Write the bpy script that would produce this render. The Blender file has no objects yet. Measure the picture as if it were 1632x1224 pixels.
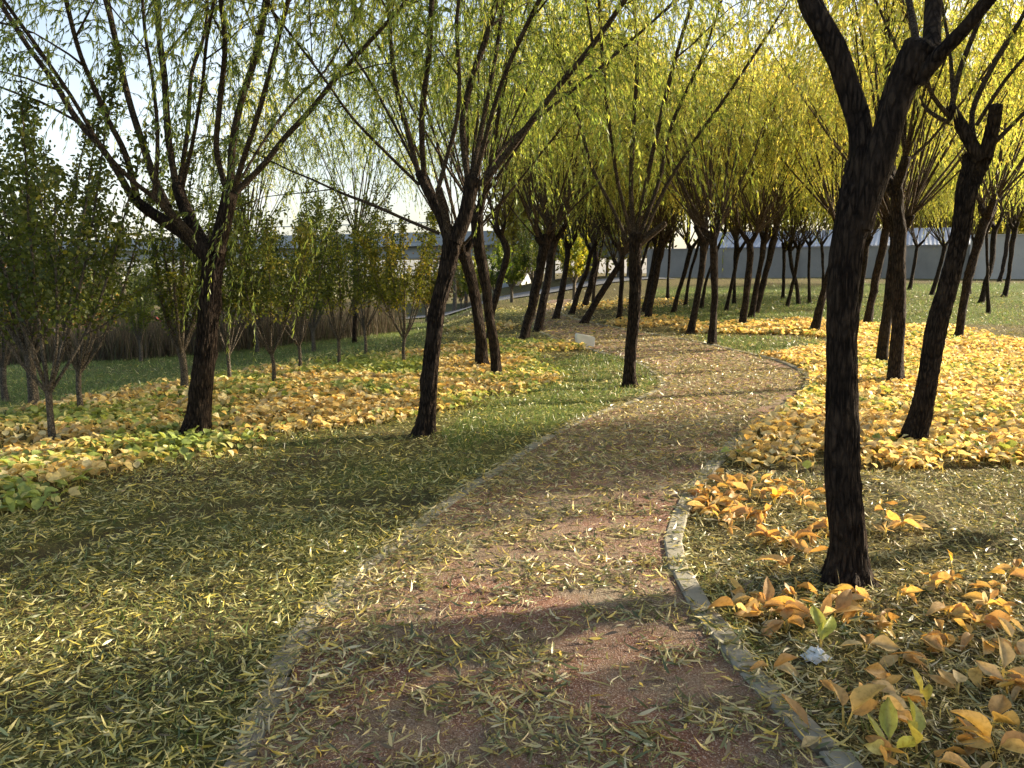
import bpy, math, numpy as np
from mathutils import Vector
R = math.radians
sc = bpy.context.scene
COL = sc.collection

# ------------------------------------------------------------------ camera
EYE = 1.5; PITCH = R(7.93); F = 1270.0
cam_d = bpy.data.cameras.new('camera'); cam = bpy.data.objects.new('camera', cam_d); COL.objects.link(cam)
cam_d.sensor_width = 36; cam_d.lens = 36 * F / 1632; cam_d.clip_start = 0.05; cam_d.clip_end = 3000
cam.location = (0, 0, EYE); cam.rotation_euler = (R(90) - PITCH, 0, 0)
sc.camera = cam
# ------------------------------------------------------------------ light
SUN_EL = R(22); SUN_AZ = R(20)        # azimuth measured from +X towards +Y
sd = Vector((math.cos(SUN_EL) * math.cos(SUN_AZ), math.cos(SUN_EL) * math.sin(SUN_AZ), math.sin(SUN_EL)))
w = bpy.data.worlds.new('World'); sc.world = w; w.use_nodes = True
nt = w.node_tree; nt.nodes.clear()
sky = nt.nodes.new('ShaderNodeTexSky'); sky.sky_type = 'NISHITA'; sky.sun_disc = False
sky.sun_elevation = SUN_EL; sky.sun_rotation = math.pi / 2 - SUN_AZ
sky.dust_density = 3.0; sky.air_density = 1.0; sky.ozone_density = 0.6
bg = nt.nodes.new('ShaderNodeBackground'); bg.inputs['Strength'].default_value = 0.088
wo = nt.nodes.new('ShaderNodeOutputWorld')
# thin bright veil of haze and high cloud, strongest low in the sky
tc = nt.nodes.new('ShaderNodeTexCoord'); sx = nt.nodes.new('ShaderNodeSeparateXYZ'); nt.links.new(tc.outputs['Generated'], sx.inputs[0])
mr = nt.nodes.new('ShaderNodeMapRange'); mr.inputs['From Min'].default_value = .0; mr.inputs['From Max'].default_value = .75; mr.inputs['To Min'].default_value = 1.0; mr.inputs['To Max'].default_value = .12
nt.links.new(sx.outputs['Z'], mr.inputs['Value'])
nz = nt.nodes.new('ShaderNodeTexNoise'); nz.inputs['Scale'].default_value = 2.6; nz.inputs['Detail'].default_value = 5; nt.links.new(tc.outputs['Generated'], nz.inputs['Vector'])
mn = nt.nodes.new('ShaderNodeMapRange'); mn.inputs['From Min'].default_value = .35; mn.inputs['From Max'].default_value = .65; mn.inputs['To Min'].default_value = .7; mn.inputs['To Max'].default_value = 2.3; nt.links.new(nz.outputs['Fac'], mn.inputs['Value'])
mm = nt.nodes.new('ShaderNodeMath'); mm.operation = 'MULTIPLY'; nt.links.new(mr.outputs[0], mm.inputs[0]); nt.links.new(mn.outputs[0], mm.inputs[1])
sc3 = nt.nodes.new('ShaderNodeVectorMath'); sc3.operation = 'SCALE'; sc3.inputs[0].default_value = (1.0, .985, .95); nt.links.new(mm.outputs[0], sc3.inputs['Scale'])
ad = nt.nodes.new('ShaderNodeVectorMath'); nt.links.new(sky.outputs[0], ad.inputs[0]); nt.links.new(sc3.outputs[0], ad.inputs[1]); nt.links.new(ad.outputs[0], bg.inputs[0])
nt.links.new(bg.outputs[0], wo.inputs[0])
sl = bpy.data.lights.new('sun', 'SUN'); sl.energy = 5.0; sl.angle = R(0.53); sl.color = (1, 0.87, 0.67)
so = bpy.data.objects.new('sun', sl); COL.objects.link(so); so.rotation_euler = sd.to_track_quat('Z', 'Y').to_euler(); so.location = (20, 8, 20)
sc.view_settings.view_transform = 'Standard'; sc.view_settings.look = 'None'
sc.view_settings.gamma = 1; sc.view_settings.exposure = 1.6
sc.render.engine = 'CYCLES'
cy = sc.cycles
cy.max_bounces = 6; cy.diffuse_bounces = 4; cy.glossy_bounces = 2; cy.transmission_bounces = 5; cy.transparent_max_bounces = 4
cy.use_adaptive_sampling = True; cy.adaptive_threshold = 0.012
cy.sample_clamp_indirect = 6

# ------------------------------------------------------------------ helpers
def rng(s): return np.random.default_rng(s)
def sm(x, a=0., b=1.):
    t = np.clip((np.asarray(x, float) - a) / (b - a), 0, 1); return t * t * (3 - 2 * t)
_lat = rng(99).random((64, 64))
def vn(x, y, s=1., seed=0):
    x = np.asarray(x, float) / s + seed * 7.31; y = np.asarray(y, float) / s + seed * 3.77
    xi = np.floor(x).astype(int); yi = np.floor(y).astype(int); fx = x - xi; fy = y - yi
    fx = fx * fx * (3 - 2 * fx); fy = fy * fy * (3 - 2 * fy)
    a = _lat[xi % 64, yi % 64]; b = _lat[(xi + 1) % 64, yi % 64]; c = _lat[xi % 64, (yi + 1) % 64]; d = _lat[(xi + 1) % 64, (yi + 1) % 64]
    return (a * (1 - fx) + b * fx) * (1 - fy) + (c * (1 - fx) + d * fx) * fy
def fbm(x, y, s, seed=0): return (vn(x, y, s, seed) + .5 * vn(x, y, s / 2.1, seed + 1) + .25 * vn(x, y, s / 4.3, seed + 2)) / 1.75
def ray(px, py):
    x = (px - 816) / F; y = (612 - py) / F
    return np.array([x, math.cos(PITCH) + y * math.sin(PITCH), -math.sin(PITCH) + y * math.cos(PITCH)])
def base_h(X, Y):
    X = np.asarray(X, float); Y = np.asarray(Y, float)
    up = 1.2 * sm(Y, 14, 50) * sm(X, -2, 8)
    d = (X + 5.5) * -.941 + (Y - 8.3) * .337
    f = sm(-X, .5, 4)
    dn = -(0.75 * sm(d, -.2, 4.5) + 0.9 * sm(d, 7, 22)) * f
    return up + dn
def gnd(px, py):
    r = ray(px, py); c = np.array([0, 0, EYE]); t = 1.0; prev = None
    while t < 400:
        p = c + r * t
        if p[2] < base_h(p[0], p[1]): 
            lo, hi = t * .98 - .02, t
            for _ in range(20):
                m = (lo + hi) / 2; p = c + r * m
                if p[2] < base_h(p[0], p[1]): hi = m
                else: lo = m
            return c + r * hi
        t = t * 1.02 + .02
    return c + r * 400
def atY(px, py, Y):
    r = ray(px, py); return np.array([0, 0, EYE]) + r * (Y / r[1])
def inpoly(X, Y, P):
    X = np.asarray(X); Y = np.asarray(Y); ins = np.zeros(X.shape, bool); n = len(P)
    for i in range(n):
        x1, y1 = P[i][:2]; x2, y2 = P[(i + 1) % n][:2]
        c = ((y1 > Y) != (y2 > Y)) & (X < (x2 - x1) * (Y - y1) / (y2 - y1 + 1e-12) + x1); ins ^= c
    return ins
def smooth_line(P, n, closed=False):
    P = np.asarray(P, float); k = len(P)          # catmull-rom through points
    idx = np.linspace(0, k - 1, n); i = np.minimum(idx.astype(int), k - 2); t = (idx - i)[:, None]
    p0 = P[np.maximum(i - 1, 0)]; p1 = P[i]; p2 = P[i + 1]; p3 = P[np.minimum(i + 2, k - 1)]
    return .5 * (2 * p1 + (p2 - p0) * t + (2 * p0 - 5 * p1 + 4 * p2 - p3) * t ** 2 + (3 * p1 - p0 - 3 * p2 + p3) * t ** 3)

# ------------------------------------------------------------------ path outline
LE = [(400, 1224), (440, 1140), (490, 1030), (560, 940), (650, 865), (745, 790), (880, 700), (960, 660), (1022, 638), (1060, 614), (1052, 596), (1020, 577), (970, 563), (915, 548), (868, 530), (845, 515), (838, 503), (862, 490), (880, 478)]
RE = [(1315, 1224), (1215, 1120), (1125, 1010), (1070, 915), (1062, 850), (1095, 780), (1160, 708), (1232, 657), (1275, 622), (1278, 597), (1238, 577), (1180, 562), (1105, 545), (1020, 530), (950, 517), (905, 506), (890, 496), (905, 486), (912, 477)]
LG = np.array([gnd(*p)[:2] for p in LE]); RG = np.array([gnd(*p)[:2] for p in RE])
def ext(S_, n=40, L=6.):
    d = S_[0] - S_[6]; d /= np.linalg.norm(d); d = (d + np.array([0, -1.5])) ; d /= np.linalg.norm(d)
    t = np.linspace(L, L / n, n)[:, None]; return np.vstack([S_[0] + d * t, S_])
LS = ext(smooth_line(LG, 400)); RS = ext(smooth_line(RG, 400)); NP = len(LS)
PATH_POLY = np.vstack([LS, RS[::-1]])
C_ = (LS + RS) / 2; HW = np.linalg.norm(LS - RS, axis=1) / 2
def path_d(X, Y):     # signed distance outside path edge (negative inside), approximate
    X = np.asarray(X, float); sh = X.shape; x = X.ravel(); y = np.asarray(Y, float).ravel()
    out = np.full(x.shape, 99.)
    near = (np.abs(x) < 14) & (y < 60) & (y > -6)
    q = np.stack([x[near], y[near]], 1); d = np.full(len(q), 99.)
    E = np.vstack([LS, RS])[::2]
    for k in range(0, len(q), 20000):
        qq = q[k:k + 20000]
        d[k:k + 20000] = np.sqrt(((qq[:, None, :] - E[None]) ** 2).sum(2).min(1))
    ins = inpoly(q[:, 0], q[:, 1], PATH_POLY); d[ins] *= -1
    out[near] = d; return out.reshape(sh)
# soil ridges / grooves: polylines in the photograph laid on the ground
def gl(pts): return smooth_line(np.array([gnd(*p)[:2] for p in pts]), 60)
GROOVE = [(gl([(-150, 960), (0, 905), (120, 868), (250, 832), (400, 808), (560, 802), (690, 800)]), -.045, .10),
          (gl([(1105, 752), (1200, 748), (1330, 746), (1480, 744), (1700, 742)]), -.045, .13),
          (gl([(1385, 765), (1440, 800), (1500, 845), (1560, 872), (1680, 890)]), .05, .12),
          (gl([(860, 570), (900, 563), (950, 561), (1000, 566)]), -.05, .15)]
def groove(X, Y):
    X = np.asarray(X, float); Y = np.asarray(Y, float); h = np.zeros(X.shape); bare = np.zeros(X.shape)
    m = (np.abs(X) < 12) & (Y < 20) & (Y > 0)
    q = np.stack([X[m], Y[m]], 1); hh = np.zeros(len(q)); bb = np.zeros(len(q))
    for L, a, wd in GROOVE:
        for k in range(0, len(q), 40000):
            d = np.sqrt(((q[k:k + 40000, None, :] - L[None]) ** 2).sum(2).min(1))
            g = np.exp(-(d / wd) ** 2); hh[k:k + 40000] += a * g; bb[k:k + 40000] = np.maximum(bb[k:k + 40000], np.minimum(1, 1.2 * g) * (.7 if a < 0 else .3))
    h[m] = hh; bare[m] = bb; return h, bare
def H(X, Y, pd=None):
    X = np.asarray(X, float); Y = np.asarray(Y, float)
    if pd is None: pd = path_d(X, Y)
    off = sm(pd, .12, .8)
    g, _ = groove(X, Y)
    return base_h(X, Y) + off * ((fbm(X, Y, 1.7, 3) - .5) * .10 + (fbm(X, Y, .35, 5) - .5) * .03) + g * sm(pd, 0, .2)
def H1(x, y): return float(H(np.array([x]), np.array([y]))[0])

# ------------------------------------------------------------------ materials
class NT:
    def __init__(s, name):
        s.m = bpy.data.materials.new(name); s.m.use_nodes = True; s.t = s.m.node_tree; s.t.nodes.clear()
        s.out = s.n('ShaderNodeOutputMaterial')
    def n(s, typ, **kw):
        nd = s.t.nodes.new(typ)
        for k, v in kw.items():
            if k in nd.inputs.keys() if isinstance(k, str) and not hasattr(nd, k) else False: nd.inputs[k].default_value = v
            else: setattr(nd, k, v)
        return nd
    def l(s, a, b): s.t.links.new(a, b)
    def noise(s, vec, scale, detail=4, rough=.6, dist=0):
        nd = s.t.nodes.new('ShaderNodeTexNoise'); nd.inputs['Scale'].default_value = scale; nd.inputs['Detail'].default_value = detail
        nd.inputs['Roughness'].default_value = rough; nd.inputs['Distortion'].default_value = dist
        if vec is not None: s.l(vec, nd.inputs['Vector'])
        return nd.outputs['Fac']
    def ramp(s, fac, stops):
        nd = s.t.nodes.new('ShaderNodeValToRGB'); e = nd.color_ramp.elements
        while len(e) < len(stops): e.new(.5)
        for i, (p, c) in enumerate(stops): e[i].position = p; e[i].color = (*c, 1) if len(c) == 3 else c
        s.l(fac, nd.inputs[0]); return nd.outputs[0]
    def mix(s, f, a, b, bt='MIX'):
        nd = s.t.nodes.new('ShaderNodeMixRGB'); nd.blend_type = bt
        for i, v in ((0, f), (1, a), (2, b)):
            if hasattr(v, 'links'): s.l(v, nd.inputs[i])
            else: nd.inputs[i].default_value = v if not isinstance(v, tuple) else (*v, 1)
        return nd.outputs[0]
    def coord(s, scale=(1, 1, 1), kind='Object'):
        tc = s.t.nodes.new('ShaderNodeTexCoord'); mp = s.t.nodes.new('ShaderNodeMapping'); mp.inputs['Scale'].default_value = scale
        s.l(tc.outputs[kind], mp.inputs[0]); return mp.outputs[0]
    def bump(s, h, st=.5, d=.02):
        nd = s.t.nodes.new('ShaderNodeBump'); nd.inputs['Strength'].default_value = st; nd.inputs['Distance'].default_value = d
        s.l(h, nd.inputs['Height']); return nd.outputs[0]
    def pbr(s, col, rough=.8, bump=None, spec=.3, metal=0):
        b = s.t.nodes.new('ShaderNodeBsdfPrincipled')
        if hasattr(col, 'links'): s.l(col, b.inputs['Base Color'])
        else: b.inputs['Base Color'].default_value = (*col, 1)
        if hasattr(rough, 'links'): s.l(rough, b.inputs['Roughness'])
        else: b.inputs['Roughness'].default_value = rough
        b.inputs['Specular IOR Level'].default_value = spec; b.inputs['Metallic'].default_value = metal
        if bump is not None: s.l(bump, b.inputs['Normal'])
        s.l(b.outputs[0], s.out.inputs[0]); return s.m

def leaf_mat(name, trans=.45, rough=.5, gloss=.06, tint=False, trcol=(1, 1, 1)):
    k = NT(name); at = k.n('ShaderNodeAttribute'); at.attribute_name = 'Col'; col = at.outputs['Color']
    if name.startswith('withered'):
        col = k.mix(1.0, col, k.ramp(k.noise(k.coord(), 55, 4, .65, .4), [(.3, (.72, .64, .52)), (.5, (1, 1, 1)), (.7, (1.12, 1.12, 1.15))]), 'MULTIPLY')
    if tint:
        oi = k.n('ShaderNodeObjectInfo'); col = k.mix(1.0, col, oi.outputs['Color'], 'MULTIPLY')
    d = k.n('ShaderNodeBsdfDiffuse'); k.l(col, d.inputs[0])
    t = k.n('ShaderNodeBsdfTranslucent'); k.l(k.mix(1.0, col, trcol, 'MULTIPLY'), t.inputs[0])
    m = k.n('ShaderNodeMixShader'); m.inputs[0].default_value = trans; k.l(d.outputs[0], m.inputs[1]); k.l(t.outputs[0], m.inputs[2])
    g = k.n('ShaderNodeBsdfGlossy'); g.inputs['Roughness'].default_value = rough; g.inputs[0].default_value = (1, 1, 1, 1)
    m2 = k.n('ShaderNodeMixShader'); m2.inputs[0].default_value = gloss; k.l(m.outputs[0], m2.inputs[1]); k.l(g.outputs[0], m2.inputs[2])
    k.l(m2.outputs[0], k.out.inputs[0]); return k.m
M = {}
M['willow_leaf'] = leaf_mat('willow leaf', .64, .45, .03, True, (1.32, 1.28, .85))
M['small_leaf'] = leaf_mat('ovate leaf', .45, .5, .02, True, (1.3, 1.25, .6))
M['litter'] = leaf_mat('fallen willow leaf', .22, .4, .05)
M['hosta'] = leaf_mat('withered broad leaf', .42, .5, .03, False, (1.25, 1.05, .7))
M['grass'] = leaf_mat('grass blade', .4, .4, .04)
M['dry'] = leaf_mat('dry reed', .3, .6, .02)

def bark(name, c0, c1, sc=1., vscale=.22, bst=.9):
    k = NT(name); v = k.coord((sc, sc, sc * vscale)); v2 = k.coord((sc, sc, sc))
    a = k.noise(v, 55, 6, .65, .6); b = k.noise(v2, 9, 4, .6)
    vo = k.n('ShaderNodeTexVoronoi'); vo.feature = 'DISTANCE_TO_EDGE'; vo.inputs['Scale'].default_value = 38; k.l(k.mix(.12, v, k.mix(1., (0, 0, 0), v, 'MIX')), vo.inputs['Vector'])
    cr = k.ramp(vo.outputs['Distance'], [(0, (0, 0, 0)), (.25, (1, 1, 1))])
    h = k.mix(.55, a, cr, 'MULTIPLY')
    col = k.ramp(h, [(.18, tuple(x * .3 for x in c0)), (.36, c0), (.55, c1)])
    col = k.mix(k.ramp(b, [(.45, (0, 0, 0)), (.75, (.55, .55, .55))]), col, tuple(x * 1.35 for x in c1))
    return k.pbr(col, .9, k.bump(h, 1., .05), .12)
M['bark'] = bark('willow bark', (.022, .015, .011), (.064, .045, .031))
M['shoot'] = bark('willow shoot bark', (.075, .054, .036), (.155, .112, .075), 1.4, .5, .5)
M['paleb'] = bark('smooth grey bark', (.13, .11, .085), (.24, .20, .15), 1.3, .6, .4)

def ground_mat():
    k = NT('leafy ground'); v = k.coord()
    at = k.n('ShaderNodeAttribute'); at.attribute_name = 'Col'
    sep = k.n('ShaderNodeSeparateColor'); k.l(at.outputs['Color'], sep.inputs[0])   # r = green, g = bare soil, b = litter
    n1 = k.noise(v, 3.0, 6, .65); n2 = k.noise(v, 28, 5, .7); n3 = k.noise(v, 120, 4, .7); n4 = k.noise(k.coord((1, 1, 1)), 60, 3, .6, 1.5)
    soil = k.ramp(n3, [(.3, (.040, .028, .018)), (.7, (.105, .078, .050))])
    soil = k.mix(.5, soil, k.ramp(n1, [(.3, (.06, .042, .027)), (.7, (.10, .072, .045))]))
    grass = k.ramp(n2, [(.25, (.030, .042, .012)), (.5, (.085, .115, .024)), (.8, (.22, .24, .05))])
    lit = k.ramp(n4, [(.35, (.035, .028, .014)), (.5, (.09, .075, .03)), (.62, (.22, .18, .065)), (.75, (.36, .30, .12))])
    c = k.mix(k.ramp(k.mix(1.0, sep.outputs[2], k.ramp(n2, [(.3, (.3, .3, .3)), (.6, (1, 1, 1))]), 'MULTIPLY'), [(.1, (0, 0, 0)), (.6, (1, 1, 1))]), soil, lit)
    c = k.mix(k.ramp(k.mix(1.0, sep.outputs[0], k.ramp(n2, [(.25, (.25, .25, .25)), (.6, (1, 1, 1))]), 'MULTIPLY'), [(.15, (0, 0, 0)), (.7, (1, 1, 1))]), c, grass)
    c = k.mix(sep.outputs[1], c, soil)
    return k.pbr(c, .95, k.bump(k.mix(.5, n3, n2), .8, .03), .1)
M['ground'] = ground_mat()
def path_mat():
    k = NT('red porous paving'); v = k.coord()
    n1 = k.noise(v, 1.6, 5, .6); n2 = k.noise(v, 7, 4, .6)
    vo = k.n('ShaderNodeTexVoronoi'); vo.inputs['Scale'].default_value = 210; k.l(v, vo.inputs['Vector'])
    sepc = k.n('ShaderNodeSeparateColor'); k.l(vo.outputs['Color'], sepc.inputs[0])
    red = k.ramp(sepc.outputs[0], [(0, (.13, .055, .034)), (.5, (.20, .092, .056)), (.8, (.28, .145, .09)), (.97, (.46, .36, .29))])
    grey = k.ramp(sepc.outputs[1], [(0, (.12, .088, .056)), (.6, (.22, .165, .105)), (1, (.38, .32, .22))])
    c = k.mix(k.ramp(n1, [(.42, (0, 0, 0)), (.62, (.9, .9, .9))]), red, grey)
    c = k.mix(k.ramp(n2, [(.5, (0, 0, 0)), (.8, (.35, .35, .35))]), c, (.16, .12, .06))
    h = k.mix(1., vo.outputs['Distance'], k.noise(v, 90, 3), 'ADD')
    return k.pbr(c, .9, k.bump(h, .8, .006), .25)
M['path'] = path_mat()
def concrete(name, c0, c1, s=8, spots=True):
    k = NT(name); v = k.coord(); n = k.noise(v, s, 6, .65); n2 = k.noise(v, s * 25, 3, .7)
    c = k.ramp(n, [(.3, c0), (.7, c1)])
    c = k.mix(k.ramp(n2, [(.55, (0, 0, 0)), (.75, (.3, .3, .3))]), c, tuple(x * .5 for x in c0))
    return k.pbr(c, .88, k.bump(n2, .5, .004), .2)
M['kerb'] = concrete('kerb concrete', (.21, .19, .145), (.36, .33, .25))
M['wall'] = concrete('grey render', (.20, .19, .17), (.28, .265, .235), .6)
M['wall2'] = concrete('pale grey render', (.38, .365, .34), (.48, .46, .42), .5)
M['deck'] = concrete('viaduct concrete', (.34, .36, .38), (.46, .48, .5), .3)
M['stone'] = concrete('white sign stone', (.60, .60, .55), (.74, .74, .68), 6)
def plain(name, c, rough=.5, spec=.4, metal=0, nv=.12, s=6):
    k = NT(name); n = k.noise(k.coord(), s, 4); 
    col = k.ramp(n, [(.3, tuple(x * (1 - nv) for x in c)), (.7, tuple(min(1, x * (1 + nv)) for x in c))])
    return k.pbr(col, rough, None, spec, metal)
M['asphalt'] = plain('asphalt', (.12, .12, .12), .9, s=2)
M['tyre'] = plain('tyre rubber', (.02, .02, .02), .8)
M['glass'] = plain('dark car glass', (.03, .04, .05), .08, .8)
M['white_paint'] = plain('white car paint', (.75, .76, .78), .25, .6)
M['red_paint'] = plain('red car paint', (.45, .03, .02), .25, .6)
M['teal_paint'] = plain('teal car paint', (.04, .28, .33), .25, .6)
M['metal'] = plain('hub metal', (.5, .5, .5), .3, .5, 1)
M['blue_trim'] = plain('blue roof edge', (.06, .14, .40), .5)
M['paper'] = plain('white tissue', (.66, .65, .61), .8)
M['steel'] = plain('painted steel', (.35, .37, .38), .5)

def roof_mat():
    k = NT('corrugated roof sheet'); v = k.coord()
    wv = k.n('ShaderNodeTexWave'); wv.inputs['Scale'].default_value = .42; wv.inputs['Distortion'].default_value = 0; k.l(v, wv.inputs[0])
    n = k.noise(v, 1.2, 4)
    c = k.mix(wv.outputs['Fac'], (.42, .46, .54), (.62, .64, .67)); c = k.mix(k.ramp(n, [(.5, (0, 0, 0)), (.8, (.4, .4, .4))]), c, (.25, .24, .22))
    return k.pbr(c, .45, None, .5)
M['roof'] = roof_mat()

# ------------------------------------------------------------------ mesh builders
def mk(name, parts, mats, parent=None, smooth=True):
    """parts: list of (verts(N,3), quads(M,4), mat index, colours(N,3) or None)"""
    vs, fs, mi, cs, o = [], [], [], [], 0
    for p in parts:
        v, f, m = p[:3]; c = p[3] if len(p) > 3 and p[3] is not None else np.full((len(v), 3), .5)
        vs.append(v); fs.append(f + o); mi.append(np.full(len(f), m)); cs.append(c); o += len(v)
    V = np.concatenate(vs).astype(np.float32); Q = np.concatenate(fs).astype(np.int32); MI = np.concatenate(mi).astype(np.int32); CC = np.concatenate(cs)
    me = bpy.data.meshes.new(name)
    me.vertices.add(len(V)); me.vertices.foreach_set('co', V.ravel())
    me.loops.add(Q.size); me.loops.foreach_set('vertex_index', Q.ravel())
    me.polygons.add(len(Q)); me.polygons.foreach_set('loop_start', np.arange(0, Q.size, 4, dtype=np.int32)); me.polygons.foreach_set('loop_total', np.full(len(Q), 4, np.int32))
    me.polygons.foreach_set('material_index', MI); me.polygons.foreach_set('use_smooth', np.full(len(Q), smooth))
    for m in mats: me.materials.append(M[m])
    ca = me.color_attributes.new('Col', 'FLOAT_COLOR', 'POINT')
    ca.data.foreach_set('color', np.hstack([CC, np.ones((len(CC), 1))]).astype(np.float32).ravel())
    me.update(calc_edges=True)
    o = bpy.data.objects.new(name, me); COL.objects.link(o)
    if parent is not None: o.parent = parent
    return o
def tag(o, label=None, cat=None, group=None, kind=None):
    for k, v in (('label', label), ('category', cat), ('group', group), ('kind', kind)):
        if v: o[k] = v
    return o
def thing(name, loc, label, cat, group=None):
    o = bpy.data.objects.new(name, None); COL.objects.link(o); o.location = loc; o.empty_display_size = .1
    return tag(o, label, cat, group)
def grid_faces(nr, nc, wrap=False):
    r = np.arange(nr - 1)[:, None]; c = np.arange(nc if wrap else nc - 1)[None]
    a = r * nc + c; b = r * nc + (c + 1) % nc; return np.stack([a, b, b + nc, a + nc], -1).reshape(-1, 4)
def tubes(P, Rr, ns=6, jit=0, seed=0):
    """P (n,K,3), Rr (n,K) -> one part"""
    P = np.asarray(P, float); Rr = np.asarray(Rr, float); n, K, _ = P.shape
    T = np.gradient(P, axis=1); T /= np.linalg.norm(T, axis=2, keepdims=True) + 1e-9
    ref = np.tile(np.array([.31, .87, .12]), (n, 1)); m = np.abs((T[:, 0] * ref).sum(1)) > .85; ref[m] = (.9, -.2, .3)
    A = np.cross(T, ref[:, None, :]); A /= np.linalg.norm(A, axis=2, keepdims=True) + 1e-9; B = np.cross(T, A)
    th = np.arange(ns) / ns * 2 * math.pi
    rr = Rr[:, :, None] * np.ones(ns)
    if jit: rr = rr * (1 + jit * (rng(seed).random((n, K, ns)) - .5))
    V = P[:, :, None, :] + rr[..., None] * (np.cos(th)[:, None] * A[:, :, None, :] + np.sin(th)[:, None] * B[:, :, None, :])
    f = grid_faces(K, ns, True); Fc = (f[None] + (np.arange(n) * K * ns)[:, None, None]).reshape(-1, 4)
    return V.reshape(-1, 3), Fc
def tube1(P, rad, ns, step=None, rough=0, seed=0, flare=0):
    """detailed single tube; returns (V,F)"""
    P = np.asarray(P, float); rad = np.asarray(rad, float)
    L = np.linalg.norm(np.diff(P, axis=0), axis=1).sum(); K = max(4, int(L / (step or .12)))
    Q = smooth_line(np.hstack([P, rad[:, None]]), K); C = Q[:, :3]; r = Q[:, 3]
    if rough:
        kk = np.arange(K) * (L / K)
        C = C + np.stack([(vn(kk, kk * 0, .35, seed) - .5), (vn(kk, kk * 0 + 5, .3, seed + 1) - .5), kk * 0], 1) * rough * r[:, None] * 1.2 * sm(kk, 0, .3)[:, None]
    T = np.gradient(C, axis=0); T /= np.linalg.norm(T, axis=1, keepdims=True)
    ref = np.array([0, 1, .05]); 
    if abs(T[0] @ ref) > .85: ref = np.array([1., 0, .1])
    A = np.cross(T, ref); A /= np.linalg.norm(A, axis=1, keepdims=True); B = np.cross(T, A)
    th = np.arange(ns) / ns * 2 * math.pi; kk = (np.arange(K) * (L / K))[:, None]
    rr = r[:, None] * np.ones(ns)
    if rough:
        cyc = lambda s, zs, sd: (vn(np.cos(th)[None] * s + 9 + kk * 0, np.sin(th)[None] * s + kk / zs, 1, sd) - .5)
        rg = lambda a: .5 - np.abs(a) * 3
        rr = rr * (1 + rough * (1.0 * cyc(1.3, .5, seed) + (.32 * rg(cyc(9, .16, seed + 2)) + .16 * rg(cyc(18, .07, seed + 4)) if ns > 30 else .5 * cyc(7, .14, seed + 2)) + .22 * cyc(16, .05, seed + 3)))
    if flare and ns > 17:
        rk = rng(seed + 9)
        for _ in range(5 if ns > 30 else 3):
            ka, kz, kw, kh = rk.uniform(0, 6.28), rk.uniform(.25, .98) * L, rk.uniform(.25, .5), rk.uniform(.10, .28)
            da = np.angle(np.exp(1j * (th[None] - ka))); rr = rr * (1 + kh * np.exp(-(da / kw) ** 2 - ((kk - kz) / (kw * .13)) ** 2))
        rr = rr * (1 + .16 * np.exp(-((kk - L) / .10) ** 2))
    if flare:
        fl = np.exp(-kk / .13); rr = rr * (1 + flare * fl * (.6 + 1.3 * np.abs(np.sin(th * 2.5 + seed))[None] ** 2))
    V = C[:, None, :] + rr[..., None] * (np.cos(th)[:, None] * A[:, None, :] + np.sin(th)[:, None] * B[:, None, :])
    V = V.reshape(-1, 3); f = grid_faces(K, ns, True)
    # close the top with a collapsed ring
    top = C[-1] + T[-1] * r[-1] * .35; d_ = V[-ns:] - C[-1]
    V2 = np.vstack([V, C[-1] + T[-1] * r[-1] * .18 + d_ * .8, top + d_ * .35, top + d_ * .01])
    f2 = np.vstack([f, grid_faces(4, ns, True) + (K - 1) * ns]); return V2, f2
def nrm(v): return v / (np.linalg.norm(v, axis=-1, keepdims=True) + 1e-9)
def sheets(P, T, S, L, W, ts, ws, ncol=2, side=None, curl=None, fold=0., cols=None, colfn=None, twist=None):
    """batch of leaves. P,T,S (n,3). side / curl (n,) bend as fraction of L"""
    n = len(P); T = nrm(T); N = nrm(np.cross(T, S)); S = nrm(np.cross(N, T))
    ts = np.asarray(ts, float); ws = np.asarray(ws, float); K = len(ts)
    u = np.linspace(-1, 1, ncol)
    side = np.zeros(n) if side is None else side; curl = np.zeros(n) if curl is None else curl
    fold = np.broadcast_to(fold, (n,))
    t = ts[None, :, None]; wv = ws[None, :, None] * u[None, None, :] * .5 * W[:, None, None]
    if twist is None: Sx, Nx = S[:, None, None, :], N[:, None, None, :]
    else:
        an = twist[:, None, None, None] * ts[None, :, None, None]; Sx = np.cos(an) * S[:, None, None, :] + np.sin(an) * N[:, None, None, :]; Nx = np.cos(an) * N[:, None, None, :] - np.sin(an) * S[:, None, None, :]
    V = (P[:, None, None, :] + T[:, None, None, :] * (L[:, None, None] * t)[..., None]
         + Sx * wv[..., None] + S[:, None, None, :] * ((side * L)[:, None, None] * t * t + 0 * wv)[..., None]
         + N[:, None, None, :] * ((curl * L)[:, None, None] * t * t + 0 * wv)[..., None] + Nx * (fold[:, None, None] * np.abs(wv))[..., None])
    f = grid_faces(K, ncol); Fc = (f[None] + (np.arange(n) * K * ncol)[:, None, None]).reshape(-1, 4)
    C = np.repeat(cols, K * ncol, axis=0)
    if colfn is not None: C = colfn(C.reshape(n, K, ncol, 3), t, np.abs(u)).reshape(-1, 3)
    return V.reshape(-1, 3), Fc, C
def rdir(r, n): v = r.normal(size=(n, 3)); return nrm(v)

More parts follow.
